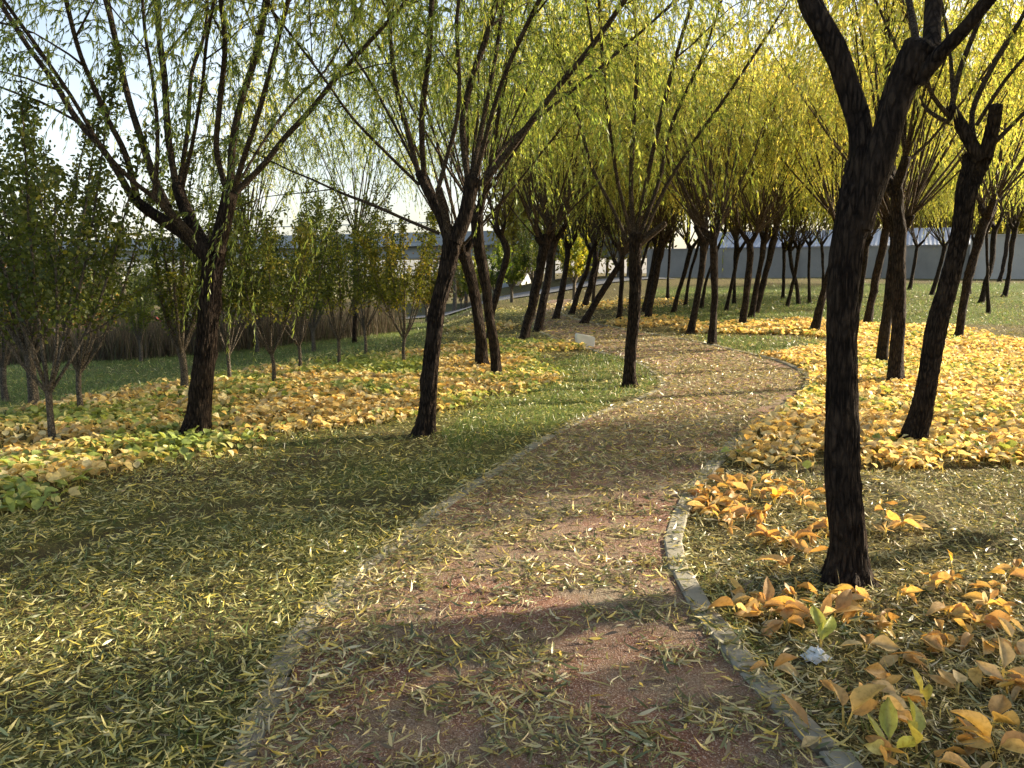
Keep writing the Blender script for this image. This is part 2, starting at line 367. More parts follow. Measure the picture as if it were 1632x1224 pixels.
WG = np.array([[.13, .19, .04], [.22, .30, .06], [.37, .425, .09], [.53, .53, .125], [.72, .62, .17]])
def willow_foliage(br, r, twig_len=(.5, 1.4), per_m=9, start=.3, leafstep=.017, leafL=(.036, .07), yellow=.4, droop=1., min_z=None, leafw=.19):
    """br: list of (points(K,3), radii(K,)) -> parts: twigs (mat 1) and leaves (mat 2)"""
    P0, D0, Ln = [], [], []
    for pts, rad in br:
        seg = np.linalg.norm(np.diff(pts, axis=0), axis=1); s = np.concatenate([[0], np.cumsum(seg)]); tot = s[-1]
        n = r.poisson(max(.1, (1 - start) * tot * per_m)); 
        if n == 0: continue
        u = np.sort(start + (1 - start) * r.random(n) ** .8) * tot
        p = np.stack([np.interp(u, s, pts[:, i]) for i in range(3)], 1)
        tg = nrm(np.stack([np.interp(np.minimum(u + .1, tot), s, pts[:, i]) for i in range(3)], 1) - np.stack([np.interp(np.maximum(u - .1, 0), s, pts[:, i]) for i in range(3)], 1))
        d = nrm(tg * .7 + rdir(r, n) * .8); P0.append(p); D0.append(d); Ln.append(r.uniform(*twig_len, n))
    P0 = np.vstack(P0); D0 = np.vstack(D0); Ln = np.concatenate(Ln)
    if min_z is not None:
        k = P0[:, 2] > min_z; P0, D0, Ln = P0[k], D0[k], Ln[k]
    n = len(P0); K = 6; t = np.linspace(0, 1, K)[None, :, None]
    dr = (droop * r.uniform(.35, .95, n))[:, None, None]
    wind = np.array([-.10, -.03, 0])[None, None]
    X = P0[:, None] + D0[:, None] * (Ln[:, None, None] * (t - .42 * t * t)) + (np.array([0, 0, -1.])[None, None] + wind) * dr * Ln[:, None, None] * t ** 1.8
    tv, tf = tubes(X, np.linspace(.0032, .0009, K)[None] * np.ones((n, 1)), 3)
    # leaves
    cnt = np.maximum(4, (Ln / leafstep).astype(int)); idx = np.repeat(np.arange(n), cnt); m = len(idx)
    tt = .08 + .92 * r.random(m); f = tt * (K - 1); i0 = np.minimum(f.astype(int), K - 2); fr = (f - i0)[:, None]
    lp = X[idx, i0] * (1 - fr) + X[idx, i0 + 1] * fr; td = nrm(X[idx, i0 + 1] - X[idx, i0])
    ld = nrm(td * .75 + np.array([-.06, 0, -.35]) + rdir(r, m) * .5)
    LL = r.uniform(*leafL, m); 
    yy = np.clip(yellow + .35 * (vn(P0[idx, 0] + P0[idx, 2], P0[idx, 1], .8, 4) - .5) * 2 + r.normal(0, .18, m), 0, .999) * (len(WG) - 1)
    yi = yy.astype(int); fy = (yy - yi)[:, None]; col = WG[yi] * (1 - fy) + WG[np.minimum(yi + 1, len(WG) - 1)] * fy
    col = col * r.uniform(.75, 1.2, (m, 1))
    lv, lf, lc = sheets(lp, ld, rdir(r, m), LL, LL * leafw, [0, .45, 1], [.15, 1, .05], 2, None, r.uniform(-.25, .25, m), 0, col)
    return (tv, tf, 0), (lv, lf, 1, lc)

def curve_up(p0, d0, L, r, K=9, upk=.5, wob=.06, end_droop=0.):
    """shoot: starts along d0, bends upward (upk) then slightly over"""
    pts = [np.array(p0, float)]; d = np.array(d0, float); d /= np.linalg.norm(d); st = L / (K - 1)
    for i in range(K - 1):
        t = i / (K - 1)
        d = d + np.array([0, 0, 1]) * (upk * (1 - t) - end_droop * t * 1.5) * .22 + r.normal(0, wob, 3); d /= np.linalg.norm(d)
        pts.append(pts[-1] + d * st)
    return np.array(pts)
def side_branches(main, r, n=4, L=(.8, 1.8), t0=.3):
    out = []
    pts, rad = main; K = len(pts)
    for j in range(n):
        u = t0 + (1 - t0) * (j + r.random()) / n; i = min(int(u * (K - 1)), K - 2); p = pts[i] + (pts[i + 1] - pts[i]) * (u * (K - 1) - i)
        tg = nrm(pts[i + 1] - pts[i]); side = nrm(np.cross(tg, r.normal(size=3)))
        d = nrm(tg * .8 + side * .75); ln = r.uniform(*L) * (1.1 - .5 * u); rr = min(np.interp(u, np.linspace(0, 1, K), rad) * .55, .013)
        q = curve_up(p, d, ln, r, 6, .25, .08, .5); out.append((q, np.linspace(rr, .003, 6)))
    return out
def broom(seed, nst=3, nsh=13, L=(3.0, 4.6), spread=(12, 52), yellow=.45, dens=8., start=.3):
    r = rng(seed); br = []; thick = []
    for k in range(nst):
        a = 2 * math.pi * (k + r.random() * .5) / nst; th = R(r.uniform(18, 45)); ln = r.uniform(.18, .5)
        d = np.array([math.sin(th) * math.cos(a), math.sin(th) * math.sin(a), math.cos(th)])
        q = curve_up((0, 0, -.05), d, ln, r, 4, .3, .05); thick.append((q, np.linspace(.065, .05, 4)))
        m = nsh // nst + (k < nsh % nst)
        for j in range(m):
            aa = a + r.normal(0, .9); t2 = R(r.uniform(*spread)); dd = np.array([math.sin(t2) * math.cos(aa), math.sin(t2) * math.sin(aa), math.cos(t2)])
            LL = r.uniform(*L) * (1 - .12 * math.degrees(t2) / 50); q2 = curve_up(q[-1] - d * r.uniform(0, .1), dd, LL, r, 10, .42, .045, .25)
            r0 = r.uniform(.008, .024); main = (q2, np.linspace(r0, .004, 10)); br.append(main)
    sides = []
    for b in br: sides += side_branches(b, r, 3, (.6, 1.4), .34)
    parts = []
    for q, rad in thick: v, f = tube1(q, rad, 8, .08, .25, seed); parts.append((v, f, 2))
    v, f = tubes(np.array([b[0] for b in br]), np.array([b[1] for b in br]), 6); parts.append((v, f, 0))
    v, f = tubes(np.array([b[0] for b in sides]), np.array([b[1] for b in sides]), 4); parts.append((v, f, 0))
    tw, lf = willow_foliage([b for b in br] + sides, r, per_m=dens, start=start, yellow=yellow)
    parts += [tw, lf]
    return mk('crown', parts, ['shoot', 'willow_leaf', 'bark'])

# ------------------------------------------------------------------ ground sheet
def axis(lo, hi, d, far, g=1.13):
    a = list(np.arange(lo, hi + 1e-6, d)); s = d; x = hi
    while x < far: s *= g; x += s; a.append(x)
    s = d; x = lo; b = []
    while x > -far: s *= g; x -= s; b.append(x)
    return np.array(b[::-1] + a)
LBED = [gnd(*p)[:2] for p in [(-120, 850), (0, 825), (70, 812), (140, 778), (245, 742), (330, 728), (430, 705), (560, 682), (640, 668), (720, 655), (800, 636), (860, 616), (895, 600), (870, 582), (850, 566), (930, 558), (985, 556), (900, 549), (800, 546), (700, 556), (600, 567), (500, 578), (400, 592), (300, 612), (200, 632), (100, 652), (0, 672), (-120, 700)]]
RBED = [gnd(*p)[:2] for p in [(1128, 742), (1160, 708), (1195, 680), (1240, 650), (1285, 618), (1292, 600), (1235, 580), (1215, 572), (1290, 560), (1350, 548), (1330, 538), (1240, 534), (1110, 532), (1080, 524), (1130, 517), (1260, 513), (1400, 518), (1520, 524), (1632, 548), (1800, 570), (1830, 740)]]
FBED = [[gnd(*p)[:2] for p in q] for q in ([(960, 520), (1000, 508), (1090, 506), (1100, 516), (1040, 524)], [(700, 528), (760, 520), (800, 515), (830, 522), (760, 532)], [(905, 488), (985, 480), (1080, 478), (1090, 488), (990, 494), (910, 496)])]
GREEN = [[gnd(*p)[:2] for p in q] for q in ([(740, 660), (870, 610), (880, 580), (960, 562), (1010, 575), (1050, 600), (1050, 615), (1010, 636), (950, 655), (870, 690), (700, 720)],
    [(1040, 520), (1040, 460), (1700, 450), (1700, 520), (1500, 518), (1250, 508)], [(1110, 535), (1320, 542), (1320, 556), (1200, 565), (1120, 548)],
    [(0, 670), (-100, 580), (300, 545), (700, 510), (700, 555), (500, 576), (300, 608)])]
def masks(X, Y):
    X = np.asarray(X, float); Y = np.asarray(Y, float)
    jx = X + (fbm(X, Y, .5, 8) - .5) * .5; jy = Y + (fbm(X, Y, .5, 9) - .5) * .5
    bed = inpoly(jx, jy, LBED) | inpoly(jx, jy, RBED) | (inpoly(jx, jy, FBED[0]) | inpoly(jx, jy, FBED[1]) | inpoly(jx, jy, FBED[2]))
    gr = np.zeros(X.shape, bool)
    for g in GREEN: gr |= inpoly(jx, jy, g)
    return bed, gr
xs = axis(-7, 7, .075, 900); ys = axis(.8, 14, .075, 900)
X, Y = np.meshgrid(xs, ys); pd = path_d(X, Y); Z = H(X, Y, pd) - .035 * sm(-pd, -.05, .05)
bed, gr = masks(X, Y); _, bare = groove(X, Y)
far_left = sm((X + 5.5) * -.941 + (Y - 8.3) * .337, .3, 3) * sm(-X, .5, 4)
green = np.clip(np.where(gr, .85, .14 + .9 * (fbm(X, Y, 1.2, 12) - .42) * (X < 1.5) + .1 * (X < 0)), 0, 1); green = np.where(bed, .25, green)
litter = np.clip(.85 - .45 * far_left + .3 * (fbm(X, Y, .8, 14) - .5), 0, 1); litter = np.where(gr & (Y > 12), .25, litter)
dirt = np.maximum(bare, np.clip((fbm(X, Y, .9, 15) - .62) * 4, 0, .7))
mk('ground', [(np.stack([X, Y, Z], -1).reshape(-1, 3), grid_faces(len(ys), len(xs)), 0, np.stack([green, dirt, litter], -1).reshape(-1, 3))], ['ground'])
tag(bpy.data.objects['ground'], 'leaf strewn park ground of soil and short grass', 'ground', None, 'structure')

# ------------------------------------------------------------------ path and kerbs
nc = 15; u = np.linspace(0, 1, nc)[None, :, None]
PP = LS[:, None, :] * (1 - u) + RS[:, None, :] * u
pz = base_h(PP[..., 0], PP[..., 1]) + .012
mk('path', [(np.dstack([PP, pz]).reshape(-1, 3), grid_faces(NP, nc), 0)], ['path'])
tag(bpy.data.objects['path'], 'winding red porous footpath scattered with willow leaves', 'path', None, 'structure')
def boxes(C, AX, AY, hx, hy, z0, z1, bev=.008):
    """row of chamfered blocks: C (n,2) centre, AX along (n,2), AY across"""
    n = len(C); rings = []
    for zz, ins in ((z0, 0), (z1 - bev, 0), (z1, bev), (z1 + .0005, None)):
        if ins is None: hx_, hy_ = np.full(n, .001), np.full(n, .001)
        else: hx_, hy_ = hx - ins, hy - ins
        q = np.stack([C + AX * (sx * hx_)[:, None] + AY * (sy * hy_)[:, None] for sx, sy in ((-1, -1), (1, -1), (1, 1), (-1, 1))], 1)
        rings.append(np.concatenate([q, np.broadcast_to((zz)[:, None, None], (n, 4, 1))], 2))
    V = np.stack(rings, 1).reshape(-1, 3); f = grid_faces(4, 4, True)
    return V, (f[None] + (np.arange(n) * 16)[:, None, None]).reshape(-1, 4)
r = rng(5); kparts = []
for E, sgn, top in ((LS, 1, .006), (RS, -1, .024)):
    s = np.concatenate([[0], np.cumsum(np.linalg.norm(np.diff(E, axis=0), axis=1))]); n = int(s[-1] / .5)
    c = (np.arange(n) + .5) * s[-1] / n; l = s[-1] / n
    g = lambda t: np.stack([np.interp(t, s, E[:, i]) for i in range(2)], 1)
    C = g(c); A = nrm(g(c + .2) - g(c - .2)); Bv = np.stack([-A[:, 1], A[:, 0]], 1) * sgn
    C = C + Bv * (.05 + r.normal(0, .004, n))[:, None]; ang = r.normal(0, .012, n)[:, None]; A2 = nrm(A + Bv * ang); B2 = nrm(Bv - A * ang)
    z = base_h(C[:, 0], C[:, 1]); 
    kparts.append((*boxes(C, A2, B2, np.full(n, l / 2 - .009), np.full(n, .05), z - .1, z + top + r.normal(0, .004, n)), 0))
o = mk('kerb', kparts, ['kerb'], None, False); tag(o, 'row of flush concrete kerb stones edging the path', 'kerb', None, 'structure')

# ------------------------------------------------------------------ willows
LIB = []
NSH = [22, 26, 24, 28, 24, 20, 26]
for i, (sd_, yl, ns) in enumerate([(11, .30, 13), (12, .45, 16), (13, .55, 14), (14, .62, 18), (15, .70, 15), (16, .38, 12), (17, .5, 16)]):
    c = broom(sd_, 3 + i % 2, NSH[i], yellow=yl, dens=10 if i < 6 else 22, start=.46, **({} if i < 6 else dict(L=(2.6, 3.8), spread=(6, 36)))); LIB.append(c); COL.objects.unlink(c)
def willow(pts, wpx, label, crown=0, rot=0, cs=1., tint=(1, 1, 1), extra=(), group='pollarded willows in the park', detail=False):
    """pts trunk polyline in photo pixels from base up, laid on the ground"""
    g = gnd(*pts[0]); Yb = g[1]; P = [np.array([g[0], g[1], H1(g[0], g[1]) - .04])]
    rr = rng(int(pts[0][0] * 7 + pts[0][1])); lean = rr.uniform(-.05, .05)
    for k, p in enumerate(pts[1:]):
        q = atY(p[0], p[1], Yb); q[1] += lean * q[2]; P.append(q)
    P = np.array(P); sc_ = F / Yb; rad = np.array([x / 2 / sc_ * (.9 if detail else .84) for x in wpx]); 
    if len(rad) < len(P): rad = np.interp(np.linspace(0, 1, len(P)), np.linspace(0, 1, len(rad)), rad)
    t = thing('willow_tree', P[0], label, 'tree', group); o0 = P[0].copy(); P -= o0
    seed = int(pts[0][0])
    v, f = tube1(P, rad, 80 if detail else 18, .014 if detail else .07, .36 if detail else .34, seed, .5 if detail else .3)
    mk('trunk', [(v, f, 0)], ['bark'], t)
    if crown is not None:
        c = bpy.data.objects.new('crown', LIB[crown].data); COL.objects.link(c); c.parent = t; c.location = P[-1]; c.rotation_euler = (0, 0, rot)
        s_ = cs * (rad[-1] / .06 * .3 + .7); c.scale = (s_, s_, s_ * 1.0); c.color = (*tint, 1)
    return t, o0, Yb
TR = [  # trunk pixels, widths, label, crown, rot, scale, tint
 ([(1428, 614), (1433, 540), (1437, 450), (1437, 360), (1432, 300)], [30, 25, 24, 24, 26], 'upright dark willow just left of the leaning one in the right bed', 2, .4, 1.0),
 ([(1404, 581), (1411, 520), (1424, 440), (1432, 380)], [21, 18, 18, 19], 'slimmer willow half hidden behind the upright one in the right bed', 3, 2.1, .95),
 ([(770, 588), (764, 530), (752, 460), (738, 405)], [24, 21, 21, 24], 'cut off willow trunk leaning left in the left yellow bed', 5, 1.2, .8),
 ([(792, 600), (787, 540), (775, 470), (765, 410), (760, 345)], [19, 17, 18, 21, 24], 'taller wavy willow beside the cut off trunk in the left bed', 0, 2.4, .9),
 ([(779, 546), (784, 500), (797, 450), (808, 405), (797, 375)], [14, 13, 13, 13, 11], 'thin crooked willow stem behind the pair in the left bed', 5, .3, .8),
 ([(835, 541), (847, 490), (860, 430), (868, 390)], [19, 17, 16, 18], 'left willow of the close pair standing behind the white stone', 1, 3.3, 1.),
 ([(858, 528), (866, 480), (876, 420), (882, 385)], [17, 15, 15, 16], 'right willow of the close pair standing behind the white stone', 3, 1.3, 1.),
 ([(886, 509), (895, 470), (902, 430), (905, 395)], [14, 11, 10, 10], 'willow left of the far red stretch of path, forking low', 1, .6, 1.),
 ([(910, 501), (922, 465), (935, 430), (942, 400)], [10, 9, 9, 9], 'thin leaning willow just right of the far red path', 2, 4.3, 1.),
 ([(931, 491), (940, 460), (948, 425), (950, 392)], [13, 11, 10, 9], 'stocky far willow beyond the strongly slanting one', 3, 5.1, 1.),
 ([(930, 516), (945, 490), (962, 462), (985, 425)], [15, 12, 12, 11], 'most strongly slanting willow beyond the white stone', 4, .2, .95),
 ([(986, 511), (989, 480), (990, 440), (992, 400)], [9, 9, 9, 9], 'thin straight willow left behind the lone lawn willow', 2, 1.9, .95),
 ([(1031, 510), (1040, 465), (1048, 425), (1055, 390)], [14, 12, 12, 12], 'willow close right behind the lone lawn willow', 3, 2.9, 1.),
 ([(1027, 497), (1034, 460), (1042, 420), (1046, 388)], [11, 10, 10, 10], 'darker willow trunk overlapped by its nearer twin behind the lawn willow', 1, 3.9, 1.),
 ([(1073, 497), (1081, 465), (1092, 430), (1100, 395)], [10, 8, 8, 9], 'far slim willow at the left end of the grey wall', 4, 1.1, .95),
 ([(1100, 532), (1108, 490), (1117, 440), (1123, 385)], [15, 12, 12, 13], 'willow leaning right just left of the straight one by the path bend', 2, 5.3, 1.),
 ([(1135, 550), (1138, 500), (1139, 440), (1137, 378)], [17, 14, 14, 15], 'straight willow on the green patch by the path bend', 4, 2.2, 1.05),
 ([(1157, 496), (1163, 465), (1170, 430), (1176, 400)], [8, 7, 7, 7], 'thin far willow between the straight one and the close trio', 3, .8, .9),
 ([(1184, 520), (1189, 480), (1195, 430), (1197, 385)], [15, 12, 12, 13], 'front left willow of the close trio before the wall', 4, 4.4, 1.),
 ([(1197, 506), (1204, 465), (1212, 425), (1218, 385)], [12, 10, 10, 11], 'middle willow of the close trio before the wall', 3, 1.5, 1.),
 ([(1204, 499), (1214, 460), (1225, 420), (1235, 378)], [13, 11, 11, 12], 'right willow of the close trio before the wall', 2, .1, 1.),
 ([(1247, 476), (1248, 450), (1249, 425), (1249, 400)], [7, 6, 6, 6], 'very thin vertical willow close to the grey wall', 3, 2.7, .9),
 ([(1254, 489), (1261, 462), (1267, 435), (1273, 395)], [7, 6, 6, 7], 'thin right leaning willow crossing its neighbour by the wall', 4, 3.7, .9),
 ([(1273, 486), (1270, 455), (1263, 425), (1260, 398)], [7, 7, 7, 7], 'thin left leaning willow crossing its neighbour by the wall', 1, 5.7, .9),
 ([(1297, 531), (1308, 480), (1322, 430), (1337, 368)], [18, 13, 13, 15], 'leaning willow with flat cut top left of the big foreground trunk', 4, 3.1, 1.),
 ([(1382, 520), (1391, 470), (1402, 420), (1415, 365)], [16, 14, 14, 15], 'brownish willow right behind the big foreground trunk', 3, .9, 1.),
 ([(1484, 470), (1492, 445), (1500, 420), (1506, 392)], [8, 7, 7, 7], 'small far willow between two dark trunks on the right', 4, 1.7, .9),
 ([(1526, 542), (1538, 480), (1552, 420), (1578, 345)], [18, 15, 15, 16], 'leaning willow right of the dark slanting trunk, at the bed rim', 4, 5.9, 1.05),
 ([(1563, 482), (1572, 450), (1580, 420), (1586, 365)], [11, 9, 9, 10], 'mid distance willow on the green lawn near the pale wall end', 2, .5, 1.),
 ([(1600, 473), (1607, 445), (1611, 410), (1618, 365)], [10, 8, 8, 9], 'rightmost willow on the green lawn at the picture edge', 4, 2.5, 1.),
 ([(1593, 449), (1598, 430), (1603, 405), (1609, 365)], [8, 7, 7, 7], 'far willow standing close against the pale wall section', 3, 4.9, 1.),
 ([(1449, 462), (1455, 440), (1460, 415), (1464, 392)], [7, 6, 6, 6], 'far thin willow seen between the upright and the slanting trunk', 2, 5.2, .9),
 ([(1365, 500), (1371, 470), (1376, 430), (1380, 390)], [9, 8, 8, 8], 'willow peeking out right beside the big foreground trunk', 1, 2.0, .9),
]
rt = rng(77)
TR += [([(565, 546), (566, 500), (566, 450), (567, 385)], [9, 8, 8, 8], 'dark straight willow far back on the left grass with a wide hanging crown', 0, 1.3, 1.25),
       ([(402, 552), (400, 500), (396, 450), (398, 392)], [9, 8, 8, 8], 'willow hidden by the young trees right of the large willow trunk', 5, 3.3, 1.2)]
FT = [(945, 486), (962, 494), (1010, 488), (1052, 484), (1092, 486), (1118, 492), (1143, 482), (1170, 484), (1228, 482), (1290, 484), (1312, 472), (1345, 478), (1420, 476), (1520, 474), (1545, 468), (1440, 492), (1622, 466), (1575, 500), (1236, 470), (1110, 478), (1064, 476), (1330, 496)]
for i, (x, y) in enumerate(FT):
    if i % 5 in (1, 3): continue
    k = rt.uniform(.9, 1.1); hgt = (y - 412) * 1.42 * k; ln = rt.uniform(-.05, .32) * hgt
    TR.append(([(x, y), (x + ln * .2, y - hgt * .35), (x + ln * .6, y - hgt * .7), (x + ln, y - hgt)], [7 * k, 5 * k, 5 * k, 5 * k], 'slim dark willow crowded among the far rows before the wall', int(rt.integers(1, 5)), rt.uniform(0, 6), rt.uniform(.85, 1.05)))
for (pts, wp, lab, cr, rot, cs) in TR:
    b = rt.uniform(.85, 1.15); willow(pts, wp, lab, cr, rot, cs, (b * rt.uniform(.95, 1.1), b, b * .9))

def hero(pts, wpx, label, limbs, seed, yellow=.35, dens=8, ext=(1.6, 2.8), start=.25, min_z=None, ns=44, group='pollarded willows in the park', tint=(1, 1, 1), lstep=.017):
    t, o0, Yb = willow(pts, wpx, label, None, detail=True, group=group); s = Yb / F; r = rng(seed); sources = []
    for (pp, ws, dy, main) in limbs:
        base = atY(pp[0][0], pp[0][1], Yb); P = []
        npt = len(pp); 
        for i, p in enumerate(pp):
            q = atY(p[0], p[1], Yb + dy[0] + (dy[1] - dy[0]) * i / (npt - 1)); P.append(q - o0)
        P = np.array(P); rad = np.interp(np.linspace(0, 1, npt), np.linspace(0, 1, len(ws)), ws) / 2 * s * (.92 if ws[0] > 18 else .84)
        if main != 'stub':
            d = nrm(P[-1] - P[-2]); e = curve_up(P[-1], d, r.uniform(*ext), r, 7, .2, .05, .3)[1:]
            P = np.vstack([P, e]); rad = np.concatenate([rad, np.linspace(rad[-1] * .85, .004, 6)])
        big = rad[0] > .028
        v, f = tube1(P, rad, 24 if big else 10, .05 if big else .09, .3 if big else .2, seed + len(sources))
        parts = [(v, f, 0 if rad.max() > .05 or pp[0][0] > 1330 and ws[0] > 20 else 1)]
        if main != 'stub':
            kk = 12; L = smooth_line(np.hstack([P, rad[:, None]]), kk); m = (L[:, :3], L[:, 3])
            sb = side_branches(m, r, 6, (.6, 1.5), .25 if rad[0] < .045 and not (label.startswith('big dark')) else .55)
            v, f = tubes(np.array([b[0] for b in sb]), np.array([b[1] for b in sb]), 5); parts.append((v, f, 1))
            sources += [m] + sb
        mk('branch', parts, ['bark', 'shoot'], t)
    tw, lf = willow_foliage(sources, r, per_m=dens, start=start, yellow=yellow, min_z=min_z, leafstep=lstep)
    c = mk('crown', [tw, lf], ['shoot', 'willow_leaf'], t); c.color = (*tint, 1)
    return t
HEROES = True
if HEROES:
    hero([(313, 693), (317, 640), (324, 560), (331, 480), (338, 425), (342, 395)], [46, 41, 39, 37, 38, 40],
     'large many limbed willow in front of the left yellow bed', [
     ([(338, 418), (300, 378), (262, 352), (225, 327), (207, 308)], [26, 20, 17, 15], (0, .1), 'stub'),
     ([(207, 308), (190, 278), (165, 240), (122, 190), (85, 130), (45, 75), (5, 12), (-40, -60)], [13, 11, 9, 8], (.1, .2), 1),
     ([(220, 322), (213, 290), (198, 240), (172, 190), (150, 140), (125, 80), (105, 0), (95, -60)], [12, 10, 8, 7], (.1, -.5), 1),
     ([(310, 385), (275, 345), (245, 312)], [18, 13], (0, -.25), 'stub'),
     ([(245, 314), (206, 284), (160, 232), (118, 160), (70, 90), (20, 20)], [9, 7, 6], (-.25, -.9), 1),
     ([(245, 314), (250, 255), (250, 190), (243, 125), (232, 60), (225, -20)], [9, 6, 5], (-.25, -.4), 1),
     ([(336, 408), (312, 368), (293, 330), (282, 296)], [26, 22, 20], (0, .2), 'stub'),
     ([(282, 300), (268, 220), (262, 130), (254, 60), (246, -50)], [14, 12, 11], (.2, .5), 1),
     ([(286, 296), (300, 200), (305, 120), (328, 45), (330, -40)], [10, 8, 7], (.2, 1.2), 1),
     ([(290, 300), (308, 220), (322, 140), (330, 60), (345, -20)], [8, 6, 6], (.2, -.5), 1),
     ([(268, 330), (246, 285), (228, 230), (203, 150), (180, 45), (165, -30)], [14, 12, 11], (0, .8), 1),
     ([(344, 400), (356, 355), (367, 308)], [30, 26, 25], (0, 0), 'stub'),
     ([(360, 300), (345, 240), (350, 170), (359, 75), (352, 0), (350, -50)], [11, 10, 8], (0, -.3), 1),
     ([(368, 302), (371, 230), (386, 155), (410, 80), (424, 0), (432, -50)], [14, 12, 10], (0, .6), 1),
     ([(372, 304), (392, 240), (418, 160), (440, 75), (462, -10)], [10, 9, 8], (0, -.8), 1),
     ([(376, 306), (420, 262), (455, 218), (492, 178), (535, 125), (585, 70), (640, 10)], [12, 10, 8, 6], (0, .3), 1),
     ([(374, 304), (420, 225), (470, 160), (520, 110), (560, 40)], [5, 5, 4], (0, 1.), 1),
     ([(120, 192), (70, 165), (30, 150), (-20, 130)], [5, 4], (.15, .4), 1),
     ], 101, .28, 13, (1.2, 2.2), .18)
    hero([(677, 692), (680, 640), (690, 560), (700, 480), (712, 420), (722, 378)], [31, 28, 27, 26, 27, 30],
     'sinuous willow at the edge of the left lawn beside the path', [
     ([(716, 385), (700, 340), (680, 300), (668, 275)], [19, 17, 15], (0, .1), 'stub'),
     ([(668, 280), (648, 205), (630, 130), (622, 60), (617, -40)], [10, 9, 8], (.1, .4), 1),
     ([(676, 285), (672, 190), (684, 80), (690, -40)], [11, 10, 9], (.1, -.4), 1),
     ([(668, 295), (612, 240), (562, 188), (520, 130), (475, 70)], [6, 5, 4], (.1, -.6), 1),
     ([(700, 372), (640, 347), (590, 325), (545, 308), (495, 285)], [7, 6, 4], (0, .4), 1),
     ([(716, 378), (708, 335), (698, 300)], [14, 13], (0, -.15), 'stub'),
     ([(698, 303), (712, 250), (728, 190), (732, 120), (728, 40), (735, -40)], [8, 7, 6], (-.15, -.5), 1),
     ([(724, 385), (742, 340), (752, 285)], [28, 25, 27], (0, 0), 'stub'),
     ([(746, 285), (737, 200), (752, 125), (775, 60), (800, -30)], [13, 12, 10], (0, .3), 1),
     ([(758, 285), (775, 215), (800, 130), (835, 50), (870, -20)], [9, 8, 7], (0, -.7), 1),
     ([(766, 296), (820, 228), (880, 150), (940, 78), (1010, -20)], [13, 11, 8], (0, -.3), 1),
     ([(770, 288), (805, 232), (880, 170), (960, 105), (1050, 25)], [7, 6, 5], (0, .6), 1),
     ([(752, 282), (768, 200), (790, 90), (806, -30)], [9, 8, 7], (0, .8), 1),
     ([(668, 278), (640, 220), (590, 130), (545, 60), (520, -10)], [6, 5, 4], (.1, 1.), 1),
     ], 202, .42, 15, (1.2, 2.2), .18)
    hero([(1352, 928), (1353, 870), (1352, 760), (1349, 600), (1357, 450), (1370, 340), (1388, 268)], [76, 60, 56, 51, 54, 58, 62],
     'big dark foreground willow trunk right of the path', [
     ([(1370, 350), (1376, 270), (1370, 200), (1340, 110), (1303, 30), (1270, -60), (1250, -140)], [26, 44, 42, 38, 37, 34, 32], (0, .2), 1),
     ([(1376, 365), (1396, 275), (1420, 190), (1445, 120), (1470, 72)], [26, 46, 48, 50, 56], (0, -.1), 'stub'),
     ([(1482, 100), (1487, 30), (1492, -80)], [30, 27, 22], (-.1, .1), 1),
     ([(1462, 130), (1508, 75), (1560, 18), (1620, -55)], [26, 22, 18], (-.1, -.4), 1),
     ([(1465, 95), (1452, 20), (1430, -80)], [14, 12, 9], (-.1, .5), 1)], 303, .5, 5, (2.2, 3.2), .3)
    hero([(1455, 707), (1474, 625), (1498, 525), (1528, 405), (1550, 310), (1566, 245)], [38, 32, 32, 31, 33, 40],
     'black trunked slanting willow in the front of the right bed', [
     ([(1563, 255), (1535, 208), (1512, 172)], [22, 20, 20], (0, .1), 'stub'),
     ([(1570, 250), (1581, 205), (1586, 168)], [24, 21, 20], (0, -.1), 'stub'),
     ([(1515, 180), (1530, 110), (1565, 20), (1580, -40)], [11, 9, 8], (.1, .3), 1),
     ([(1512, 185), (1485, 150), (1468, 90), (1440, 10)], [9, 7, 6], (.1, -.4), 1),
     ([(1530, 200), (1500, 190), (1470, 165), (1440, 100)], [10, 7, 6], (.1, .5), 1),
     ([(1556, 240), (1549, 180), (1580, 110), (1625, 35), (1660, -40)], [10, 9, 7], (0, .5), 1),
     ([(1556, 200), (1600, 130), (1650, 70), (1700, 0)], [8, 7, 5], (0, -.5), 1),
     ([(1578, 235), (1632, 180), (1700, 110)], [9, 7, 5], (0, .2), 1),
     ([(1520, 180), (1515, 90), (1500, 0), (1490, -60)], [8, 6, 5], (.1, 1.), 1)], 404, .6, 11, (1.3, 2.4), .2)
    hero([(1005, 616), (1007, 560), (1011, 480), (1012, 420), (1013, 375)], [22, 20, 19, 20, 24],
     'lone slim willow with stubby arms on the lawn inside the path bend', [
     ([(1018, 390), (1040, 372), (1060, 356)], [14, 12, 11], (0, 0), 'stub'),
     ([(1008, 380), (1003, 355), (998, 350)], [12, 11], (0, 0), 'stub'),
     ([(1000, 385), (975, 330), (945, 270), (925, 200), (905, 120)], [7, 6, 5], (0, .4), 1),
     ([(1010, 375), (1006, 300), (1010, 200), (1015, 100), (1010, 0)], [9, 8, 6], (0, .1), 1),
     ([(1015, 375), (1030, 290), (1055, 180), (1080, 80), (1110, -20)], [9, 8, 6], (0, -.5), 1),
     ([(1018, 378), (1050, 290), (1070, 200), (1120, 90), (1150, 0)], [8, 7, 5], (0, .7), 1),
     ([(1022, 385), (1060, 300), (1110, 220), (1160, 150), (1220, 60)], [7, 6, 5], (0, 0), 1),
     ([(1005, 375), (985, 290), (970, 190), (960, 90), (955, 0)], [7, 6, 5], (0, -.8), 1)], 505, .5, 15, (.8, 1.8), .15)
